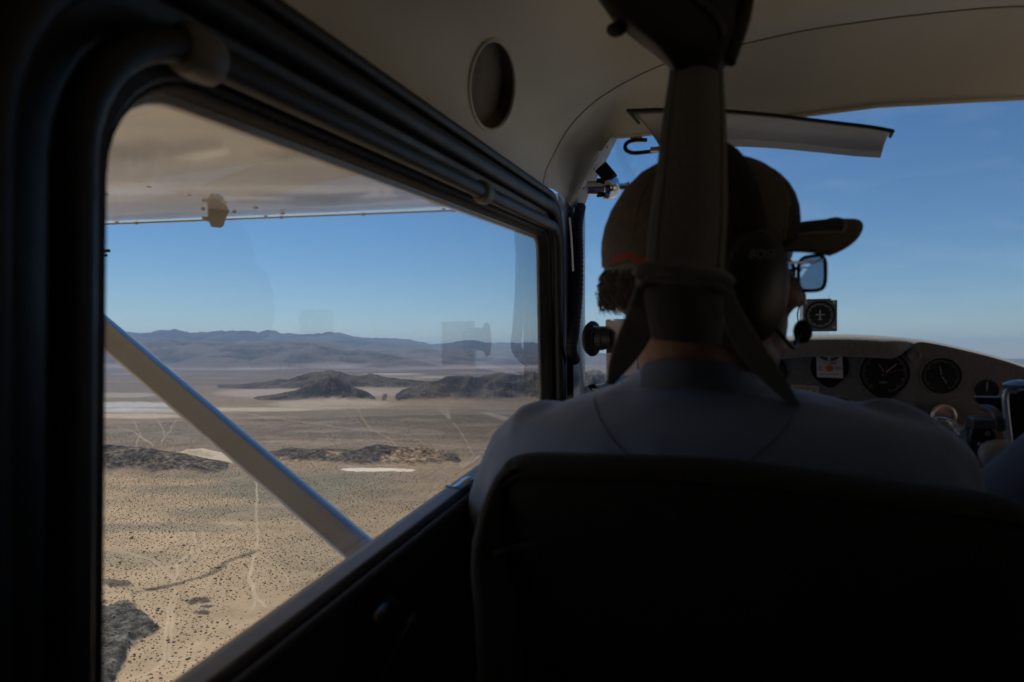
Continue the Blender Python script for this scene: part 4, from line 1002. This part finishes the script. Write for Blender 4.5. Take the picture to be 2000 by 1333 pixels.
def hand(mb, wrist, fwd, up, side, curl=0.9, s=1.0, mirror=1):
    """palm and five fingers: fwd = fingers' direction, up = back of the hand, side = thumb side"""
    w_ = Vector(wrist); f, u, d_ = Vector(fwd).normalized(), Vector(up).normalized(), Vector(side).normalized()
    mb.capsule([w_ - f * 0.015, w_ + f * 0.015], [0.026 * s, 0.025 * s], 12)
    rot = Matrix((f, d_, u)).transposed()
    mb.ell(w_ + f * 0.055 * s, (0.052 * s, 0.043 * s, 0.017 * s), rot=rot)
    for k, (off, L, r) in enumerate(((0.030, 0.074, 0.0092), (0.010, 0.083, 0.0096), (-0.011, 0.077, 0.0092), (-0.031, 0.060, 0.0082))):
        p = w_ + f * (0.088 - abs(off - 0.01) * 0.25) * s + d_ * off * s; pts = [p - f * 0.015 * s]; a = 0.15
        for seg in (0.45, 0.32, 0.23):
            pts.append(pts[-1] + (f * math.cos(a) - u * math.sin(a)) * L * seg * s * (1.25 if seg == 0.45 else 1)); a += curl * (0.9 + 0.12 * k)
        mb.capsule(pts, [r * s, r * 0.98 * s, r * 0.9 * s, r * 0.78 * s], 10)
    p = w_ + f * 0.030 * s + d_ * 0.030 * s - u * 0.004
    mb.capsule([p, p + (f * 0.6 + d_ * 0.7).normalized() * 0.036 * s, p + (f * 0.6 + d_ * 0.7).normalized() * 0.036 * s + (f * 0.9 + d_ * 0.1 - u * 0.5).normalized() * 0.030 * s,
                p + (f * 0.6 + d_ * 0.7).normalized() * 0.036 * s + (f * 0.9 + d_ * 0.1 - u * 0.5).normalized() * 0.052 * s], [0.014 * s, 0.0115 * s, 0.0105 * s, 0.0085 * s], 10)

class HeadFrame:
    def __init__(s, c, az, tilt=0.0):
        s.c = Vector(c); s.f = Vector((math.sin(az), math.cos(az), math.sin(tilt))).normalized()
        s.r = Vector((math.cos(az), -math.sin(az), 0)).normalized(); s.u = s.r.cross(s.f).normalized()
        s.rot = Matrix((s.f, s.r, s.u)).transposed()
    def __call__(s, f, r, u): return s.c + s.f * f + s.r * r + s.u * u

def build_head(mb, h, neck_base):
    mb.ell(h(-0.004, 0, 0.028), (0.098, 0.076, 0.092), rot=h.rot)
    mb.ell(h(0.030, 0, -0.030), (0.062, 0.062, 0.085), rot=h.rot)
    mb.ell(h(0.055, 0, -0.078), (0.040, 0.036, 0.030), rot=h.rot)           # chin
    mb.capsule([h(-0.01, 0.054, -0.045), h(0.035, 0.040, -0.082), h(0.062, 0.018, -0.096)], [0.020, 0.018, 0.016])
    mb.capsule([h(-0.01, -0.054, -0.045), h(0.035, -0.040, -0.082), h(0.062, -0.018, -0.096)], [0.020, 0.018, 0.016])
    mb.capsule([h(0.086, 0, 0.010), h(0.100, 0, -0.010), h(0.112, 0, -0.028)], [0.009, 0.010, 0.0125])   # nose
    mb.capsule([h(0.100, 0.010, -0.031), h(0.100, -0.010, -0.031)], [0.009, 0.009])
    mb.capsule([h(0.084, 0.02, 0.022), h(0.090, 0, 0.022), h(0.084, -0.02, 0.022)], [0.011, 0.010, 0.011])  # brow
    mb.capsule([h(0.082, 0.022, -0.056), h(0.092, 0, -0.054), h(0.082, -0.022, -0.056)], [0.006, 0.008, 0.006])  # lips
    mb.capsule([h(0.080, 0.020, -0.066), h(0.091, 0, -0.067), h(0.080, -0.020, -0.066)], [0.006, 0.008, 0.006])
    for s_ in (-1, 1):
        mb.ell(h(0.066, 0.036 * s_, -0.022), (0.026, 0.022, 0.024), rot=h.rot)   # cheek
        mb.ell(h(-0.006, 0.079 * s_, -0.010), (0.018, 0.007, 0.031), rot=h.rot)  # ear
    nb = Vector(neck_base)
    mb.capsule([h(-0.030, 0, -0.03), h(-0.022, 0, -0.075), nb, nb + Vector((0, 0.0, -0.05))], [0.058, 0.054, 0.052, 0.045], 18)

def limb(mb, pts, rr): mb.capsule(pts, rr, 16)

# ---- pilot
HC = A(1376, 536, Y=0.775); AZ_P = R_(62)
h = HeadFrame(HC, AZ_P, 0.0)
neck = A(1345, 735, Y=0.765)
pilot = thing("person", "pilot in grey blue shirt, brown cap and headset, head turned right, seen from behind", "person", (0.0, 0.75, -0.75))
bm_ = MB(); build_head(bm_, h, neck)
cx = 0.0
bm_.capsule([neck + Vector((0, 0, -0.03)), Vector((0, 0.76, -0.30)), Vector((0, 0.74, -0.62))], [0.055, 0.09, 0.10], 18)
for s_, el, wr in ((-1, (-0.27, 0.98, -0.44), (-0.11, 1.17, -0.36)), (1, (0.27, 0.98, -0.44), (0.15, 1.17, -0.36))):
    sh = Vector((s_ * 0.19, 0.77, -0.18)); el, wr = Vector(el), Vector(wr)
    bm_.capsule([sh, sh.lerp(el, 0.5), el, el.lerp(wr, 0.4), wr], [0.05, 0.045, 0.038, 0.036, 0.026], 14)
    d_ = (wr - el).normalized(); hand(bm_, wr + d_ * 0.01, (d_ + Vector((0, 0.3, 0))), Vector((s_ * 0.6, -0.2, 0.5)), Vector((-s_ * 0.6, 0.1, 0.7)), 1.0)
bm_.build("body", m_skin, pilot, remesh=0.0045)
# shirt: sections between photographed outline points
def srow(y_, xl, xr, hd, dy=0.0):
    a, b = A(xl, y_, Y=0.775), A(xr, y_, Y=0.775); c = (a + b) / 2; ha = (b - a) / 2; out = []
    for k in range(40):
        t_ = 2 * math.pi * k / 40; cs_, sn = math.cos(t_), math.sin(t_)
        e = 0.86 if hd > 0.08 else 1.0
        out.append(c + ha * math.copysign(abs(cs_) ** e, cs_) + Vector((0, hd * math.copysign(abs(sn) ** e, sn) + dy, 0)))
    return out
rows_s = [srow(1560, 1040, 1790, 0.13), srow(1300, 1030, 1800, 0.14), srow(1120, 1010, 1830, 0.14), srow(1020, 968, 1890, 0.125), srow(960, 957, 1898, 0.118), srow(905, 959, 1876, 0.110), srow(868, 972, 1852, 0.102),
          srow(838, 990, 1822, 0.094), srow(815, 1014, 1785, 0.086), srow(800, 1044, 1745, 0.079), srow(788, 1082, 1690, 0.073), srow(776, 1118, 1625, 0.069), srow(762, 1166, 1555, 0.066), srow(746, 1205, 1500, 0.064), srow(730, 1234, 1462, 0.069), srow(716, 1256, 1442, 0.066)]
shm = MB().loft(rows_s)
for s_, el in ((-1, (-0.275, 0.90, -0.40)), (1, (0.275, 0.93, -0.40))):
    sh = Vector((s_ * 0.185, 0.785, -0.185)); el = Vector(el); shm.capsule([sh, sh.lerp(el, 0.35) + Vector((s_ * 0.012, 0, 0)), sh.lerp(el, 0.85)], [0.074, 0.070, 0.060], 16)
shm.capsule(catmull([A(a, b, Y=0.775) for a, b in [(1690, 808), (1735, 803), (1790, 826), (1850, 880)]], 4), [0.016] * 13, 10)
shirt = shm.build("shirt", m_shirt, pilot, remesh=0.006)
tx_ = bpy.data.textures.new("cloth_folds", 'CLOUDS'); tx_.noise_scale = 0.075; tx_.noise_depth = 1
dm = shirt.modifiers.new("folds", 'DISPLACE'); dm.texture = tx_; dm.strength = 0.010; dm.mid_level = 0.5
from mathutils.bvhtree import BVHTree
bpy.context.view_layer.update()
dg_ = bpy.context.evaluated_depsgraph_get(); ev = shirt.evaluated_get(dg_); me_ev = ev.to_mesh()
so_ = ORG["" + pilot.name]
tree = BVHTree.FromPolygons([v.co + so_ for v in me_ev.vertices], [tuple(p_.vertices) for p_ in me_ev.polygons]); ev.to_mesh_clear()
def on_shirt(px, py):
    d = A(px, py, D=1.0); hit = tree.ray_cast(Vector((0, 0, 0)), d.normalized())
    return hit[0] - d.normalized() * 0.0006 if hit[0] is not None else A(px, py, Y=0.72)
m_thr = mat("shirt_seam", (0.075, 0.10, 0.17), 0.9)
for k_, pts in enumerate(([(1158, 778), (1163, 800), (1176, 832), (1200, 866), (1228, 896)], [(1548, 800), (1534, 830), (1506, 862), (1470, 892), (1450, 905)], [(1180, 770), (1250, 763), (1340, 761), (1430, 765), (1530, 785)])):
    for off in (0, 5):
        sp = [on_shirt(p_.x, p_.y + off * (1 if k_ == 2 else 0.3)) for p_ in catmull([Vector((a + (off if k_ < 2 else 0), b, 0)) for a, b in pts], 8)]
        MB().tube(sp, 0.0007 if off == 0 else 0.0004, 5).build("seam", m_shirt, shirt)
col_ = MB(); c0, c1 = A(1252, 718, Y=0.765), A(1446, 724, Y=0.765); cc_ = (c0 + c1) / 2; hw = (c1 - c0).length / 2
rgs = []
for dz, k in ((-0.026, 1.12), (-0.016, 1.05), (-0.006, 1.0), (0.0, 0.96), (-0.002, 0.92), (-0.020, 0.94)):
    rgs.append([cc_ + Vector((math.cos(a) * hw * k, math.sin(a) * 0.073 * k, dz + 0.004 - 0.012 * math.sin(a))) for a in [2 * math.pi * q / 40 for q in range(40)]])
col_.loft(rgs, caps=False).build("collar", mat("shaded_collar_cloth", (0.07, 0.095, 0.16), 0.9, bump=0.001, bscale=40), pilot)  # shirt blue darkened: shade under hair and straps put into the colour
lg = MB()
for s_ in (-1, 1): lg.capsule([(s_ * 0.09, 0.74, -0.66), (s_ * 0.12, 1.0, -0.64), (s_ * 0.13, 1.18, -0.62), (s_ * 0.12, 1.22, -0.8), (s_ * 0.12, 1.26, -0.95)], [0.10, 0.085, 0.065, 0.055, 0.045], 16)
lg.build("trousers", m_jeans, pilot, remesh=0.01)
# hair at the nape
hr_ = MB(); rows_h = []
rh = random.Random(3)
hr_.ell(h(-0.058, 0.0, -0.016), (0.046, 0.066, 0.036), rot=h.rot)
hr_.ell(h(-0.030, 0.0, 0.01), (0.080, 0.080, 0.06), rot=h.rot)
hair = hr_.build("hair", m_hair, pilot, remesh=0.006)
tf = MB()
for k in range(1500):
    a = rh.uniform(2.0, 4.28); u0 = rh.uniform(-0.028, 0.006); b = h(math.cos(a) * 0.100 - 0.012, math.sin(a) * 0.076, u0)
    e = b + h.f * -rh.uniform(0.004, 0.012) + h.r * rh.uniform(-0.002, 0.002) - h.u * rh.uniform(0.008, 0.017) + h.f * rh.uniform(0.004, 0.018)
    m_ = b.lerp(e, 0.5) - h.f * rh.uniform(0.002, 0.007)
    tf.tube([b, m_, e], [0.0005, 0.0005, 0.0002], 4)
tf.build("hair_strands", m_hair, hair)
# cap
cp_ = MB()
def crown(th, ph, k=1.0):     # th from pole, ph around from the front
    fr = math.cos(ph); x = 0.107 * k * math.sin(th) * fr - 0.006; y = 0.086 * k * math.sin(th) * math.sin(ph)
    z = 0.045 + 0.083 * k * (math.cos(th)) ** 0.9 if math.cos(th) > 0 else 0.045
    z = z + 0.010 * max(0, fr) * math.sin(th) ** 2 - 0.022 * max(0, -fr) * math.sin(th) ** 3
    return h(x, y, z)
NP = 64
rings = [[crown(math.pi / 2 * t_, 2 * math.pi * k / NP) for k in range(NP)] for t_ in (0.02, 0.12, 0.25, 0.4, 0.55, 0.7, 0.82, 0.92, 1.0)]
low = []
for t_, dz in ((1, -0.014), (1, -0.030), (1, -0.042)):
    row = []
    for k in range(NP):
        ph = 2 * math.pi * k / NP; back = max(0.0, -math.cos(ph)); p = crown(math.pi / 2, ph, 0.995)
        arch = 1.0
        if math.cos(ph) < -0.86: arch = 0.35
        row.append(p + h.u * dz * (0.55 + 0.45 * back) * arch)
    low.append(row)
rings += low
nn = len(rings); vv = [p for r in rings for p in r]
for i in range(nn - 1):
    for k in range(NP):
        k2 = (k + 1) % NP; ph = (2 * math.pi * (k + 0.5) / NP + math.pi) % (2 * math.pi) - math.pi
        cp_.f.append((i * NP + k, i * NP + k2, (i + 1) * NP + k2, (i + 1) * NP + k))
        side = abs(ph); m_i = 1 if (side < 0.62 + 0.05 * i) else 0
        if i < 3 and side < 2.4: m_i = 1
        if i == nn - 3 and 1.75 < side < 2.9: m_i = 2
        cp_.m.append(m_i)
cp_.v += [tuple(p) for p in vv]; cp_.add([h(-0.006, 0, 0.1285)] + rings[0], [(0, 1 + (k + 1) % NP, 1 + k) for k in range(NP)], 1)
cap = cp_.build("cap", [m_capb, m_capk, mat("cap_red_band", (0.26, 0.035, 0.022), 0.85)], pilot, solid=0.002, sharp=60)
for sgn in (-1, 1):
    MB().tube([crown(math.pi / 2 * t_, sgn * (0.62 + 0.05 * (t_ * 8)), 1.006) for t_ in [0.3 + 0.7 * q / 12 for q in range(13)]] + [crown(math.pi / 2, sgn * 1.05, 1.004) - h.u * 0.02], 0.0011, 6).build("piping", m_pipe, cap)
for q in range(6):
    ph = math.pi / 3 * q + 0.52; MB().tube([crown(math.pi / 2 * t_ / 10, ph, 1.003) for t_ in range(1, 11)], 0.0008, 5).build("crown_seam", m_capk, cap)
MB().ell(h(-0.006, 0, 0.130), (0.007, 0.007, 0.004), rot=h.rot).build("button", m_capk, cap)
# visor: curved, brown rim round a black centre
bv = MB(); NU, NVv = 28, 8; L = 0.086; W = 0.088
def brim(u, v):
    a = u * 1.22; R0x, R0y = 0.099, 0.081
    root = (R0x * math.cos(a) - 0.006, R0y * math.sin(a)); tip = (R0x * math.cos(a) + L * math.cos(a * 0.62) ** 0.8 - 0.006, W * math.sin(a) * 0.98)
    x = root[0] + (tip[0] - root[0]) * v; y = root[1] + (tip[1] - root[1]) * v
    z = 0.031 + 0.008 * math.cos(a) + 0.010 * v * (1 - v) - 0.046 * (abs(y) / W) ** 1.8 * (0.80 + 0.20 * v) + 0.008 * v
    return h(x, y, z + 0.012)
gvb = [[brim(-1 + 2 * i / NU, j / NVv) for j in range(NVv + 1)] for i in range(NU + 1)]
bv.v = [tuple(p) for r in gvb for p in r]
for i in range(NU):
    for j in range(NVv):
        bv.f.append((i * (NVv + 1) + j, (i + 1) * (NVv + 1) + j, (i + 1) * (NVv + 1) + j + 1, i * (NVv + 1) + j + 1))
        u_ = abs(-1 + 2 * (i + .5) / NU); bv.m.append(0 if (j >= 6 or u_ > 0.60) else 1)
bv.build("cap_visor", [m_capb, m_capk], cap, solid=0.0035, sharp=70)
inner = [brim(-0.60, j / 24.0 * 0.75) for j in range(0, 25)] + [brim(-0.60 + 1.2 * i / 20, 0.75) for i in range(1, 21)] + [brim(0.60, 0.75 - j / 24 * 0.75) for j in range(1, 25)]
MB().tube([p + h.u * 0.0022 for p in inner], 0.0013, 6).build("visor_piping", m_pipe, cap)
# sunglasses
sg = MB()
def lens_pts(s_):
    out = []
    for k in range(28):
        a = 2 * math.pi * k / 28; ca_, sa_ = math.cos(a), math.sin(a)
        y = 0.034 * s_ + 0.030 * math.copysign(abs(ca_) ** 0.5, ca_); z = -0.002 + 0.0185 * math.copysign(abs(sa_) ** 0.55, sa_)
        out.append(h(0.112 - 0.10 * abs(y) ** 1.25 * 3.2, y, z))
    return out
glasses = MB()
for s_ in (-1, 1): glasses.tube(lens_pts(s_), 0.0020, 8, closed=True)
glasses.tube([h(0.110, -0.008, 0.003), h(0.114, 0, 0.006), h(0.110, 0.008, 0.003)], 0.002, 8)
gl_o = glasses.build("sunglasses", m_blackgl, pilot)
m_lens = glass_mat("mirror_lens", (0.42, 0.50, 0.60), ior=1.5, base=0.25)
for s_ in (-1, 1):
    q = MB(); L_ = lens_pts(s_); q.add(L_, [tuple(range(28))]).build("lens", m_lens, gl_o, smooth=False)
    MB().tube([L_[3 if s_ > 0 else 11], h(0.086, s_ * 0.070, 0.008), h(0.05, s_ * 0.077, 0.007), h(0.0, s_ * 0.080, 0.002)], 0.0014, 6).build("temple_arm", m_alu, gl_o)

# ---- headset
hs = thing("headset", "black aviation headset with lettered ear cup and foam microphone worn over the brown cap", "headset", h(0, 0.09, -0.01))
def earcup(s_):
    e = MB(); rings = []
    for k, dr in ((0.30, 0.0), (0.92, 0.004), (1.0, 0.012), (1.0, 0.022), (0.90, 0.036), (0.60, 0.043), (0.2, 0.045)):
        ring = []
        for q in range(36):
            a = 2 * math.pi * q / 36
            ring.append(h(-0.004 + 0.037 * k * math.cos(a) + 0.004 * math.sin(a), s_ * (0.074 + dr), -0.018 + 0.058 * k * math.sin(a)))
        rings.append(ring)
    o = e.loft(rings).build("ear_cup", m_blackgl, hs)
    MB().loft([[h(0.004 + k * 0.036 * math.cos(a), s_ * (0.066 + dr), -0.018 + k * 0.052 * math.sin(a)) for a in [2 * math.pi * q / 28 for q in range(28)]] for k, dr in ((0.6, 0), (1, 0.002), (1.08, 0.007), (1, 0.012))]).build("ear_cushion", m_black, o)
    return o
ec = earcup(1); el_ = earcup(-1)
m_let = mat("pale_lettering", (0.20, 0.20, 0.20), 0.5)
text_mesh("BOSE", h(-0.006, 0.1205, 0.012), 0.0125, m_let, ec, (h.f).normalized(), (h.u * 1 + h.r * -0.25).normalized(), "lettering", shear=0.35)
bandp = [h(0.002 - 0.004 * math.sin(a), 0.096 * math.cos(a), 0.020 + 0.118 * math.sin(a) if math.sin(a) > 0 else 0.02) for a in [math.pi * k / 24 for k in range(25)]]
MB().tube([h(0.004, 0.104, -0.02)] + bandp + [h(0.004, -0.104, -0.02)], 0.014, 10, flat=0.35, up=h.r).build("headband", m_black, hs)
mic0 = h(0.020, 0.100, -0.055); mic1 = A(1568, 648, Y=0.755)
MB().tube(catmull([mic0, mic0.lerp(mic1, 0.35) + Vector((0.006, -0.012, -0.018)), mic0.lerp(mic1, 0.75) + Vector((0.0, -0.006, -0.008)), mic1], 8), 0.0022, 8).build("mic_boom", m_blackgl, hs)
MB().ell(mic1, (0.0095, 0.010, 0.0125)).build("foam_microphone", m_black, hs)

print('BOSE', proj(h(-0.006, 0.1205, 0.012)), 'cup', proj(h(-0.004, 0.12, -0.018)), 'nose', proj(h(0.124,0,-0.028)))
# ---- shoulder harness hanging from the roof
def section(pts_l, pts_r, n=12, th=0.0022, bulge=0.0):
    """a band between two 3-D edges, closed and thick"""
    rings = []
    for a, b in zip(pts_l, pts_r):
        a, b = Vector(a), Vector(b); w_ = b - a; nrm_ = Vector((w_.y, -w_.x, 0)).normalized(); top_, bot = [], []
        for k in range(n + 1):
            t_ = k / n; c = a + w_ * t_ + nrm_ * math.sin(math.pi * t_) * bulge
            e = th if 0 < k < n else th * 0.4
            top_.append(c + nrm_ * e); bot.append(c - nrm_ * e)
        rings.append(top_ + bot[::-1])
    return rings
harness = thing("shoulder_harness", "grey webbing shoulder harness hanging from the roof and splitting over the pilot's shoulders", "harness", A(1340, 560, D=0.50))
L1 = catmull([A(1306, 60, D=0.625), A(1308, 135, D=0.592), A(1294, 230, D=0.565), A(1283, 330, D=0.545), A(1270, 430, D=0.525), A(1262, 532, D=0.505)], 6)
L2 = catmull([A(1418, 60, D=0.625), A(1413, 135, D=0.592), A(1418, 230, D=0.565), A(1420, 330, D=0.545), A(1420, 430, D=0.525), A(1413, 538, D=0.505)], 6)
MB().loft(section(L1, L2, bulge=0.009)).build("roof_strap", m_strap, harness)
sb = harness.children[0]
for t_ in (0.10, 0.90):
    line_ = []
    for a, b_ in list(zip(L1, L2))[5:]:
        w_ = b_ - a; n_ = Vector((w_.y, -w_.x, 0)).normalized(); n_ = n_ if n_.y < 0 else -n_; line_.append(a + w_ * t_ + n_ * (0.0022 - 0.0002) + Vector((0, 0, 0)) + n_ * (0.009 * math.sin(math.pi * t_) * (1 if Vector((w_.y, -w_.x, 0)).y < 0 else -1)))
    MB().tube(line_, 0.0008, 5).build("stitching", m_strapd, sb)
# stitched fold and lower patch
f0 = [A(1250, 541, D=0.50), A(1256, 522, D=0.50), A(1256, 560, D=0.50)]
fl = MB(); fl.tube(catmull([A(1246, 540, D=0.498), A(1262, 527, D=0.495), A(1330, 530, D=0.490), A(1400, 540, D=0.495), A(1424, 556, D=0.498)], 6), 0.0060, 10)
fl.tube(catmull([A(1250, 556, D=0.500), A(1268, 541, D=0.495), A(1330, 545, D=0.492), A(1396, 554, D=0.495), A(1416, 568, D=0.498)], 6), 0.0045, 10)
fl.build("stitched_fold", m_strap, harness)
MB().loft(section([A(1252, 545, D=0.503), A(1262, 600, D=0.505), A(1275, 664, D=0.51)], [A(1416, 552, D=0.503), A(1412, 610, D=0.505), A(1410, 672, D=0.51)], bulge=0.010)).build("stitched_patch", m_strapd, harness)
MB().loft(section(catmull([A(1246, 545, D=0.500), A(1228, 600, D=0.515), A(1205, 660, D=0.56), A(1190, 710, D=0.62), A(1188, 752, D=0.68)], 6), catmull([A(1290, 560, D=0.503), A(1285, 620, D=0.52), A(1268, 665, D=0.565), A(1235, 712, D=0.63), A(1196, 752, D=0.69)], 6), th=0.0022)).build("shoulder_strap", m_strapd, harness)
MB().loft(section(catmull([A(1408, 560, D=0.500), A(1412, 620, D=0.52), A(1434, 680, D=0.57), A(1480, 735, D=0.63), A(1535, 785, D=0.68)], 6), catmull([A(1426, 548, D=0.498), A(1446, 600, D=0.515), A(1485, 665, D=0.56), A(1524, 725, D=0.62), A(1566, 797, D=0.68)], 6), th=0.0022)).build("shoulder_strap", m_strap, harness)
# bulky roof anchor cover
an = MB(); rgs = []
for y_, xl, xr, D_, th_ in ((-140, 1110, 1490, 0.62, 0.05), (-60, 1135, 1476, 0.62, 0.05), (0, 1168, 1462, 0.615, 0.046), (40, 1196, 1456, 0.61, 0.040), (70, 1232, 1447, 0.60, 0.034), (100, 1272, 1434, 0.595, 0.026), (125, 1300, 1422, 0.59, 0.018), (140, 1312, 1412, 0.587, 0.008)):
    a, b = A(xl, y_, D=D_), A(xr, y_, D=D_); c = (a + b) / 2; ha = (b - a) / 2
    rgs.append([c + ha * math.copysign(abs(math.cos(t_)) ** 0.7, math.cos(t_)) + Vector((0, th_ * math.copysign(abs(math.sin(t_)) ** 0.8, math.sin(t_)) * 0.7, 0)) for t_ in [2 * math.pi * k / 32 for k in range(32)]])
anc = an.loft(rgs).build("anchor_cover", m_blackgl, harness)
MB().ell(A(1204, 58, D=0.60), (0.009, 0.009, 0.006)).build("cover_screw", m_black, anc)
MB().tube(catmull([A(1330, -20, D=0.585), A(1380, 10, D=0.580), A(1408, 42, D=0.578), A(1414, 70, D=0.578)], 6), 0.0022, 8).build("cover_ridge", m_strapd, anc)
MB().tube(catmull([A(1468, -60, D=0.60), A(1456, 20, D=0.595), A(1446, 60, D=0.59), A(1424, 122, D=0.585)], 6), 0.006, 10).build("cover_edge", m_tube, anc)

# ---- seats
def seat(mat_back, name_label, dx=0.0, group=None, dyv=0.0):
    s_ = thing("front_seat", name_label, "seat", (dx, 0.62, -0.95))
    top = [(938, 1010), (950, 965), (972, 925), (1000, 903), (1030, 897), (1100, 899), (1250, 903), (1400, 911), (1520, 923), (1640, 938), (1760, 954), (1880, 970), (1960, 982), (2010, 996), (2040, 1020), (2056, 1060)]
    P = [A(a, b, Y=0.56) for a, b in top]
    lefts = P[0].x; zb = -0.66
    out = catmull(P, 4); n = len(out); cen_ = Vector((0.02, 0.56, -0.42))
    out = out + [Vector((P[-1].x + 0.004, 0.56, -0.45)), Vector((P[-1].x - 0.01, 0.56, zb)), Vector((P[0].x + 0.01, 0.56, zb)), Vector((P[0].x - 0.004, 0.56, -0.45))]
    def ring(k, dy):
        return [Vector((dx + cen_.x + (p.x - cen_.x) * k, p.y + dy + (p.z + 0.3) * -0.10, cen_.z + (p.z - cen_.z) * k)) for p in out]
    b = MB().loft([ring(0.25, 0.0), ring(0.80, -0.006), ring(0.93, -0.001), ring(0.985, 0.014), ring(1.0, 0.034), ring(0.99, 0.060), ring(0.95, 0.078), ring(0.8, 0.085)])
    o = b.build("backrest", mat_back, s_, sharp=70)
    MB().tube([p + Vector((0, 0.0, 0)) for p in ring(0.965, 0.004)[:n]], 0.002, 8).build("piping", mat_back, o)
    MB().box((dx + 0.02, 0.86, -0.72), (0.46, 0.50, 0.12)).build("seat_cushion", mat_back, s_, bevel=0.03)
    for a in (-1, 1): MB().box((dx + 0.02 + a * 0.2, 0.82, -0.87), (0.03, 0.5, 0.18)).build("seat_rail", m_tube, s_, bevel=0.004)
    return s_, o
st1, bk = seat(m_seat, "dark cloth seat back filling the lower right, pilot sitting in it")
# lighter side bolster with gathers on the left edge
bo = MB(); rg = []
for y_, xl, xr, D_ in ((905, 985, 1040, 0.60), (930, 966, 1010, 0.60), (960, 952, 996, 0.59), (1000, 938, 985, 0.58), (1050, 924, 980, 0.575), (1110, 920, 985, 0.57), (1180, 926, 1000, 0.565), (1290, 932, 1010, 0.56), (1420, 935, 1015, 0.56)):
    a, b = A(xl, y_, D=D_), A(xr, y_, D=D_); c = (a + b) / 2; ha = (b - a) / 2
    rg.append([c + ha * math.cos(t_) + Vector((0, 0.032 * math.sin(t_) + 0.01, 0)) for t_ in [2 * math.pi * k / 20 for k in range(20)]])
bo.loft(rg).build("side_bolster", m_seats, st1)
MB().tube(catmull([A(965, 1085, D=0.545), A(1000, 1072, D=0.543), (A(1040, 1066, D=0.542)), A(1090, 1064, D=0.542)], 6), 0.0026, 8).build("back_seam", m_seat, bk)
st2, _b2 = seat(m_seat, "second front seat of dark cloth, right of the pilot's seat and beyond the frame edge", dx=0.53)

# ---- second person at the right edge
co = thing("person", "second person at the right edge in grey blue sleeves, left arm bent beside the yoke", "person", (0.58, 0.85, -0.75))
b = MB(); hh2 = HeadFrame((0.60, 0.90, 0.10), R_(8)); nk = Vector((0.60, 0.87, -0.04)); build_head(b, hh2, nk)
b.capsule([nk, Vector((0.60, 0.86, -0.30)), Vector((0.60, 0.80, -0.62))], [0.07, 0.12, 0.13], 18)
elb = A(1962, 985, Y=1.02); wr = Vector((elb.x + 0.10, 1.20, elb.z + 0.02))
shl = Vector((0.455, 0.90, -0.14))
b.capsule([shl, shl.lerp(elb, 0.5), elb, elb.lerp(wr, 0.4), wr], [0.05, 0.046, 0.038, 0.036, 0.026], 14)
d_ = (wr - elb).normalized(); hand(b, wr + d_ * 0.01, d_, Vector((-0.5, 0, 0.7)), Vector((0.6, 0.2, 0.5)), 1.0)
el2, wr2 = Vector((0.84, 1.05, -0.38)), Vector((0.68, 1.20, -0.36)); sh2 = Vector((0.76, 0.90, -0.14))
b.capsule([sh2, sh2.lerp(el2, 0.5), el2, el2.lerp(wr2, 0.4), wr2], [0.05, 0.045, 0.038, 0.036, 0.026], 14)
d_ = (wr2 - el2).normalized(); hand(b, wr2 + d_ * 0.01, d_, Vector((0.5, 0, 0.7)), Vector((-0.6, 0.2, 0.5)), 1.0)
b.build("body", m_skin, co, remesh=0.0055)
s2 = MB(); rg = []
for z_, hx, hy in ((-0.66, 0.15, 0.12), (-0.45, 0.155, 0.13), (-0.28, 0.175, 0.125), (-0.19, 0.175, 0.105), (-0.13, 0.15, 0.085), (-0.095, 0.10, 0.07), (-0.07, 0.066, 0.062)):
    rg.append([Vector((0.605 + hx * math.cos(t_), 0.86 + hy * math.sin(t_), z_)) for t_ in [2 * math.pi * k / 32 for k in range(32)]])
s2.loft(rg)
s2.capsule([shl, shl.lerp(elb, 0.45) + Vector((0.0, 0, 0)), shl.lerp(elb, 0.93)], [0.062, 0.058, 0.050], 16)
s2.capsule([sh2, sh2.lerp(el2, 0.5), sh2.lerp(el2, 0.85)], [0.062, 0.055, 0.048], 16)
s2.build("shirt", mat("grey_sleeve", (0.12, 0.14, 0.185), 0.88, var=0.06, vscale=8, bump=0.003, bscale=13, sheen=0.2), co, remesh=0.007)
b = MB()
for s_ in (-1, 1): b.capsule([(0.60 + s_ * 0.09, 0.80, -0.66), (0.60 + s_ * 0.12, 1.06, -0.64), (0.6 + s_ * 0.13, 1.22, -0.62), (0.6 + s_ * 0.12, 1.24, -0.8), (0.6 + s_ * 0.12, 1.27, -0.95)], [0.10, 0.085, 0.065, 0.055, 0.045], 16)
b.build("trousers", m_jeans, co, remesh=0.01)
MB().ell(hh2(-0.012, 0, 0.045), (0.098, 0.083, 0.085), rot=hh2.rot).build("hair", m_hair, co)
